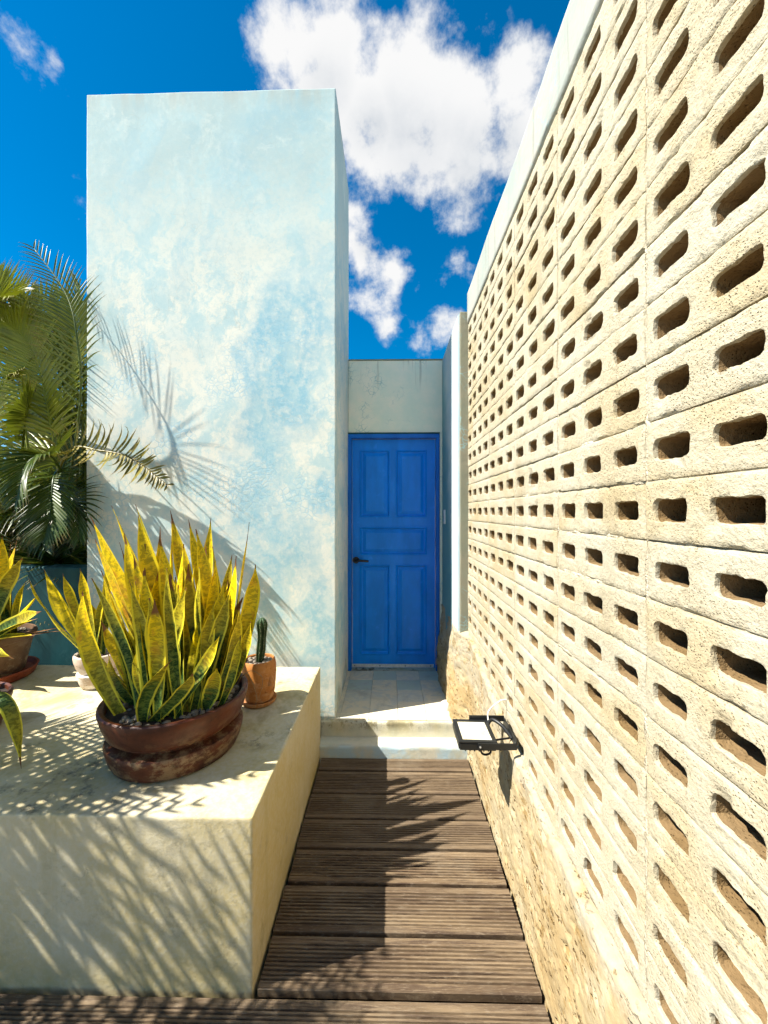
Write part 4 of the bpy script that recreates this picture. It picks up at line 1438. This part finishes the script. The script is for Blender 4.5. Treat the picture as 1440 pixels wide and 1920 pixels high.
pr = random.Random(17)
P1 = Vector((-2.95, 3.15, -0.15))
palm1 = palm(P1, 'bushy areca palm with green and yellow fronds beside the blue tower', [(P1 + Vector((dx, dy, 0)), P1 + Vector((dx * 1.6 + 0.1, dy * 1.5 - 0.1, h)), 0.035) for dx, dy, h in ((0, 0, 1.5), (0.22, 0.1, 1.3), (-0.25, 0.05, 1.7), (0.1, -0.18, 1.2), (-0.1, 0.25, 1.6), (0.38, -0.1, 1.4))])
A = lambda px, py, y: at(px, py, y=y)
named = [
    # (points, tint, kwargs)
    ([A(120, 960, 2.86), A(150, 760, 2.55), A(144, 630, 2.46), A(122, 548, 2.50), A(64, 466, 2.54)], 0.25, dict(nleaf=30, lmax=0.26, wid=0.0140, droop=0.7, start=0.25)),
    ([A(112, 900, 2.75), A(96, 800, 2.70), A(76, 705, 2.72), A(45, 632, 2.72), A(-15, 590, 2.7)], 0.75, dict(nleaf=44, lmax=0.34, wid=0.0225, droop=0.7, start=0.2)),
    ([A(60, 900, 3.0), A(40, 740, 2.95), A(25, 620, 2.85), A(-5, 520, 2.8)], 0.9, dict(nleaf=42, lmax=0.40, wid=0.0243, droop=0.5, start=0.3)),
    ([A(130, 880, 3.1), A(120, 720, 3.0), A(100, 620, 2.95), A(60, 560, 2.85)], 0.55, dict(nleaf=44, lmax=0.38, wid=0.0225, droop=0.5, start=0.2)),
    ([A(150, 900, 2.9), A(158, 720, 2.85), A(150, 600, 2.8), A(150, 535, 2.7)], 0.55, dict(nleaf=44, lmax=0.30, wid=0.0225, droop=0.7, start=0.2)),
    ([A(118, 890, 2.6), A(95, 855, 2.45), A(52, 868, 2.32), A(30, 940, 2.28)], 0.10, dict(nleaf=40, lmax=0.27, wid=0.0187, droop=0.8, start=0.15)),
    ([A(110, 880, 2.7), A(100, 900, 2.5), A(95, 960, 2.42), A(84, 1010, 2.4)], 0.05, dict(nleaf=34, lmax=0.24, wid=0.0205, droop=0.5, start=0.1)),
    ([A(40, 860, 2.9), A(46, 800, 2.7), A(50, 770, 2.6), A(52, 740, 2.55)], 0.35, dict(nleaf=18, lmax=0.24, wid=0.0421, droop=0.3, start=0.2)),
    ([A(60, 1010, 2.85), A(100, 940, 2.7), A(140, 940, 2.58), A(150, 1010, 2.55)], 0.0, dict(nleaf=36, lmax=0.26, wid=0.0187, droop=0.8, start=0.15)),
    ([A(0, 1010, 2.9), A(20, 960, 2.75), A(60, 960, 2.62), A(85, 1030, 2.55)], 0.0, dict(nleaf=36, lmax=0.26, wid=0.0187, droop=0.8, start=0.15)),
    ([A(-40, 900, 2.7), A(-10, 790, 2.75), A(10, 720, 2.75), A(45, 690, 2.7)], 0.8, dict(nleaf=40, lmax=0.30, wid=0.0205, droop=0.8, start=0.2)),
    ([A(-60, 780, 2.9), A(-40, 650, 2.8), A(-10, 570, 2.7), A(30, 555, 2.6)], 0.8, dict(nleaf=40, lmax=0.32, wid=0.0225, droop=0.8, start=0.25)),
    ([A(90, 900, 2.75), A(110, 790, 2.78), A(130, 700, 2.74), A(138, 640, 2.72)], 0.65, dict(nleaf=40, lmax=0.30, wid=0.0205, droop=0.6, start=0.2)),
]
for pts, tint, kw in named:
    add_frond(palm1, pts, tint, pr, up=Vector((pr.uniform(-.2, .2), -0.75, 0.65)), **kw)
o = add_frond(palm1, [A(100, 905, 2.62), A(133, 842, 2.56), A(187, 845, 2.53), A(238, 855, 2.50), A(275, 878, 2.47), A(314, 910, 2.45)], 0.25, pr, 'palm_leaf_dry', 'half-dead brown frond curling in front of the tower', nleaf=34, lmax=0.24, wid=0.026, droop=0.7, start=0.12, curl=1.1, miss=0.12, spread=1.2, up=Vector((0, -0.9, 0.4)))
for k in range(5):
    tx, ty = pr.uniform(-2.9, -2.2), pr.uniform(2.1, 2.55)
    tz = pr.uniform(1.3, 2.75) - 0.3 * max(0, ty - 2.4)
    b = Vector((-2.75 + pr.uniform(-.3, .2), 2.95 + pr.uniform(-.1, .1), pr.uniform(1.0, 1.5)))
    tip = Vector((tx, ty, tz))
    mid = b.lerp(tip, 0.5) + Vector((0, 0, pr.uniform(0.1, 0.35)))
    add_frond(palm1, [b, b.lerp(mid, 0.5) + Vector((0, 0, 0.08)), mid, tip], pr.choice((0.0, 0.1, 0.3, 0.7)), pr, nleaf=26, lmax=0.24, wid=0.014, droop=0.6, start=0.2, up=Vector((pr.uniform(-.5, .5), -0.6, 0.6)))
# the mass of fronds behind and below
for k in range(84):
    a = pr.uniform(0, 6.283)
    b = P1 + Vector((pr.uniform(-0.35, 0.45), pr.uniform(-0.1, 0.45), pr.uniform(0.5, 1.6)))
    reach = pr.uniform(0.5, 1.1)
    h = pr.uniform(0.25, 1.05) * (0.7 if math.sin(a) < 0 else 1)
    dx, dy = math.cos(a) * reach, math.sin(a) * reach
    mid = b + Vector((dx * 0.45, dy * 0.45, h))
    tip = b + Vector((dx, dy, h * pr.uniform(0.35, 0.95)))
    mid.z, tip.z = min(mid.z, 2.75), min(tip.z, 2.6)
    # keep clear of the tower and of the teal wall's front
    for q in (mid, tip):
        if q.x > -2.25:
            q.x = -2.25 - pr.uniform(0, 0.3)
        if q.y < 2.70:
            q.y = 2.70 + pr.uniform(0, 0.25)
    add_frond(palm1, [b, b.lerp(mid, 0.5) + Vector((0, 0, h * 0.12)), mid, tip], pr.choice((0.0, 0.0, 0.1, 0.3, 0.6)), pr, nleaf=32, lmax=0.34, wid=0.025, droop=0.6, start=0.2)

for k in range(26):
    b = Vector((-2.5 + pr.uniform(-.3, .1), pr.uniform(2.95, 3.5), pr.uniform(0.4, 1.1)))
    tip = Vector((pr.uniform(-2.6, -2.16), pr.uniform(2.85, 3.5), pr.uniform(1.3, 2.7)))
    mid = b.lerp(tip, 0.55) + Vector((-0.05, 0, pr.uniform(0.1, 0.3)))
    add_frond(palm1, [b, b.lerp(mid, 0.5), mid, tip], pr.choice((0.0, 0.0, 0.2, 0.6)), pr, nleaf=32, lmax=0.26, wid=0.022, droop=0.6, start=0.15, up=Vector((pr.uniform(-.4, .4), -0.8, 0.5)))

P3 = Vector((-4.3, 4.7, -0.15))
palm3 = palm(P3, 'dark areca palm farther back, its fronds filling gaps behind the near palm', [(P3 + Vector((dx, dy, 0)), P3 + Vector((dx * 1.5, dy * 1.5, h)), 0.04) for dx, dy, h in ((0, 0, 1.6), (0.3, 0.1, 1.3), (-0.25, 0.2, 1.8))])
for k in range(52):
    b = P3 + Vector((pr.uniform(-0.4, 0.6), pr.uniform(-0.2, 0.2), pr.uniform(0.6, 1.5)))
    tip = P3 + Vector((pr.uniform(-0.9, 1.05), pr.uniform(-0.5, 0.4), pr.uniform(1.3, 3.7)))
    mid = b.lerp(tip, 0.55) + Vector((0, 0, pr.uniform(0.15, 0.4)))
    add_frond(palm3, [b, b.lerp(mid, 0.5), mid, tip], pr.choice((0.0, 0.0, 0.2)), pr, nleaf=30, lmax=0.42, wid=0.036, droop=0.7, start=0.15, up=Vector((pr.uniform(-.4, .4), -0.8, 0.5)))

# a second clump stands left of the camera, out of the picture; its fronds shade the plinth and the deck
P2 = Vector((-2.55, 0.85, -0.15))
palm2 = palm(P2, 'areca palm left of the plinth, seen only by its striped shadow', [(P2 + Vector((dx, dy, 0)), P2 + Vector((dx * 1.6, dy * 1.6, h)), 0.03) for dx, dy, h in ((0, 0, 0.9), (0.15, 0.1, 0.75), (-0.15, 0.12, 1.0))])
S1 = Vector((-SUN.y, SUN.x, 0)).normalized() * -1           # across the sunbeams, level
if S1.y < 0:
    S1 = -S1
S2 = S1.cross(SUN)
if S2.z < 0:
    S2 = -S2                                                # across the sunbeams, rising


def beam(a, b, c):
    return S1 * a + S2 * b + SUN * c


plan = []                                                   # (a, tip b, leaflets, length) of each frond seen from the sun
for a, b, n, l in ((1.70, 0.02, 24, .20), (1.78, 0.16, 26, .20), (1.86, 0.06, 26, .22), (1.95, 0.18, 26, .22), (2.06, 0.08, 24, .22), (2.16, -0.05, 24, .24), (1.74, -0.25, 26, .20),
                   (1.66, -0.45, 24, .20), (1.90, -0.28, 26, .24), (2.04, -0.4, 24, .24), (2.2, -0.35, 24, .24), (1.60, -0.62, 22, .18), (1.75, -0.6, 24, .22), (1.84, 0.10, 20, .18), (1.72, 0.12, 20, .16),
                   (1.30, 0.22, 20, .16), (1.22, -0.05, 22, .18), (1.12, 0.02, 22, .2), (1.02, -0.2, 22, .2), (1.20, -0.35, 22, .2), (1.48, 0.16, 13, .15), (1.55, -0.05, 14, .14), (1.62, 0.22, 22, .14), (1.70, 0.26, 24, .15),
                   (1.80, 0.24, 24, .15), (1.66, 0.12, 22, .15), (1.58, 0.30, 18, .12), (1.26, 0.12, 26, .18), (1.18, 0.20, 26, .18), (1.08, 0.12, 26, .2), (1.14, -0.15, 26, .2), (1.28, -0.2, 24, .15), (0.98, 0.05, 24, .2), (1.24, 0.26, 22, .14), (1.34, 0.30, 14, .12), (1.44, -0.12, 16, .13), (1.52, 0.10, 18, .13), (1.40, 0.10, 14, .12)):
    plan.append((a, b, n, l))
for a, b, n, l in plan:
    c1 = 2.25 + pr.uniform(-0.1, 0.25)
    tip = beam(a, b, c1)
    while tip.x > -(tip.y * 1.06 + 0.20):
        c1 += 0.08
        tip = beam(a, b, c1)
    base = P2 + Vector((pr.uniform(-0.1, 0.2), pr.uniform(0, 0.2), pr.uniform(0.75, 1.0)))
    m1 = beam(a + pr.uniform(-.05, .05), b - 0.85, c1 - 0.10)
    m2 = beam(a + pr.uniform(-.03, .03), b - 0.40, c1 + 0.10)
    add_frond(palm2, [base, m1, m2, tip], pr.choice((0.0, 0.2, 0.5)), pr, nleaf=n, lmax=l, wid=0.020, droop=0.15, start=0.3, up=SUN)

# ================================================================== SMALL THINGS
# floodlight on a bracket
FL = Vector((0.385, 1.625, 0.0))
p_nl, p_nr = at(861, 1391, y=1.555), at(933, 1395, y=1.555)
zf = p_nl.z
fx0, fx1 = p_nl.x, p_nr.x
e = empty('floodlight', (WX - 0.02, 1.56, zf - 0.02))
tag(e, 'flat black square floodlight facing up, bracketed to the block wall', 'floodlight')


def part(name, bm, mat, e, smooth=True, angle=45):
    bmesh.ops.translate(bm, verts=bm.verts[:], vec=-e.location)
    o = link(name, to_mesh(bm, name), mat, None, smooth, angle)
    o.parent = e
    return o


fy0, fy1 = 1.555, 1.555 + 0.167
ft = 0.036
tilt = Matrix.Rotation(R(0.5), 4, 'X') @ Matrix.Rotation(R(1), 4, 'Y')
piv = Matrix.Translation((fx0, fy0, zf))
TM = piv @ tilt @ piv.inverted()
bm = bmesh.new()
bm_box(bm, fx0, fx1, fy0, fy1, zf - ft, zf - 0.004)
bmesh.ops.bevel(bm, geom=bm.edges[:], offset=0.005, segments=3, affect='EDGES')
W_ = 0.017
for a in ((fx0, fx1, fy0, fy0 + W_), (fx0, fx1, fy1 - W_, fy1), (fx0, fx0 + W_, fy0 + W_, fy1 - W_), (fx1 - W_, fx1, fy0 + W_, fy1 - W_)):
    bm_box(bm, a[0], a[1], a[2], a[3], zf - 0.0045, zf + 0.001)
for k in range(6):                                                    # cooling fins underneath
    xx = fx0 + 0.03 + k * (fx1 - fx0 - 0.06) / 5
    bm_box(bm, xx - 0.002, xx + 0.002, fy0 + 0.02, fy1 - 0.02, zf - ft - 0.014, zf - ft + 0.001)
bm.transform(TM)
part('housing', bm, 'black_metal', e)
bm = bmesh.new()
bm_box(bm, fx0 + W_ - 0.001, fx1 - W_ + 0.001, fy0 + W_ - 0.001, fy1 - W_ + 0.001, zf - 0.0035, zf - 0.001)
bm.transform(TM)
part('glass', bm, 'frosted_glass', e, False)
bm = bmesh.new()                                                      # U bracket: two arms and a foot on the wall
wallx = WX - 0.016
for yy, zz in ((fy0 - 0.006, zf - 0.014), (fy1 + 0.006, zf + 0.004)):
    bm_box(bm, fx0 + 0.075, wallx, yy - 0.0025, yy + 0.0025, zz - 0.013, zz + 0.012)
bm_box(bm, wallx - 0.003, wallx + 0.001, fy0 - 0.0065, fy1 + 0.0065, zf - 0.024, zf + 0.012)
bm_tube(bm, [Vector((fx0 + 0.082, fy0 - 0.008, zf - 0.013)), Vector((fx0 + 0.082, fy0 - 0.013, zf - 0.013))], 0.006, 12)
bm_tube(bm, catmull([Vector((fx1 - 0.01, fy1 - 0.03, zf - 0.012)), Vector((fx1 + 0.02, fy1 - 0.005, zf + 0.004)), Vector((wallx - 0.02, fy1 - 0.04, zf - 0.004)), Vector((wallx, fy0 + 0.05, zf - 0.016))], 20), 0.008, 10)
part('bracket', bm, 'black_metal', e)
bm = bmesh.new()
bm_tube(bm, [Vector((fx0 + 0.082, fy0 - 0.0125, zf - 0.013)), Vector((fx0 + 0.082, fy0 - 0.0145, zf - 0.013))], 0.004, 12)
part('bolt', bm, 'aluminium', e)
bm = bmesh.new()
bm_tube(bm, catmull([Vector((fx0 + 0.09, fy0 + 0.05, zf - 0.03)), Vector((fx0 + 0.10, fy0 + 0.03, zf - 0.065)), Vector((fx0 + 0.13, fy0 + 0.02, zf - 0.055)), Vector((fx1 - 0.01, fy0 + 0.05, zf - 0.028)), Vector((wallx, fy0 + 0.09, zf - 0.035)), Vector((wallx + 0.03, fy0 + 0.095, zf - 0.03))], 40), 0.0042, 8)
part('cable', bm, 'black_rubber', e)
bm = bmesh.new()
bm_tube(bm, catmull([Vector((fx1 + 0.004, fy1 - 0.02, zf - 0.02)), Vector((fx1 + 0.008, fy1 + 0.01, zf + 0.03)), Vector((wallx - 0.02, fy1 + 0.02, zf + 0.07)), Vector((wallx + 0.008, fy1 + 0.03, zf + 0.075)), Vector((WX + 0.03, fy1 + 0.035, zf + 0.075))], 30), 0.0032, 8)
part('supply_wire', bm, 'white_cable', e)

# white round stub on the landing
c = at(838, 1333, z=LAND)
o = link('floor_stub', lathe_mesh('floor_stub', [(0, 0), (0.036, 0), (0.037, 0.004), (0.037, 0.040), (0.035, 0.045), (0.031, 0.046), (0.029, 0.042), (0, 0.041)], 40), 'white_enamel', None, True, 40)
o.location = (c.x, c.y + 0.03, LAND + 0.002)
tag(o, 'short round white stub standing on the landing beside the rock', 'pipe stub')
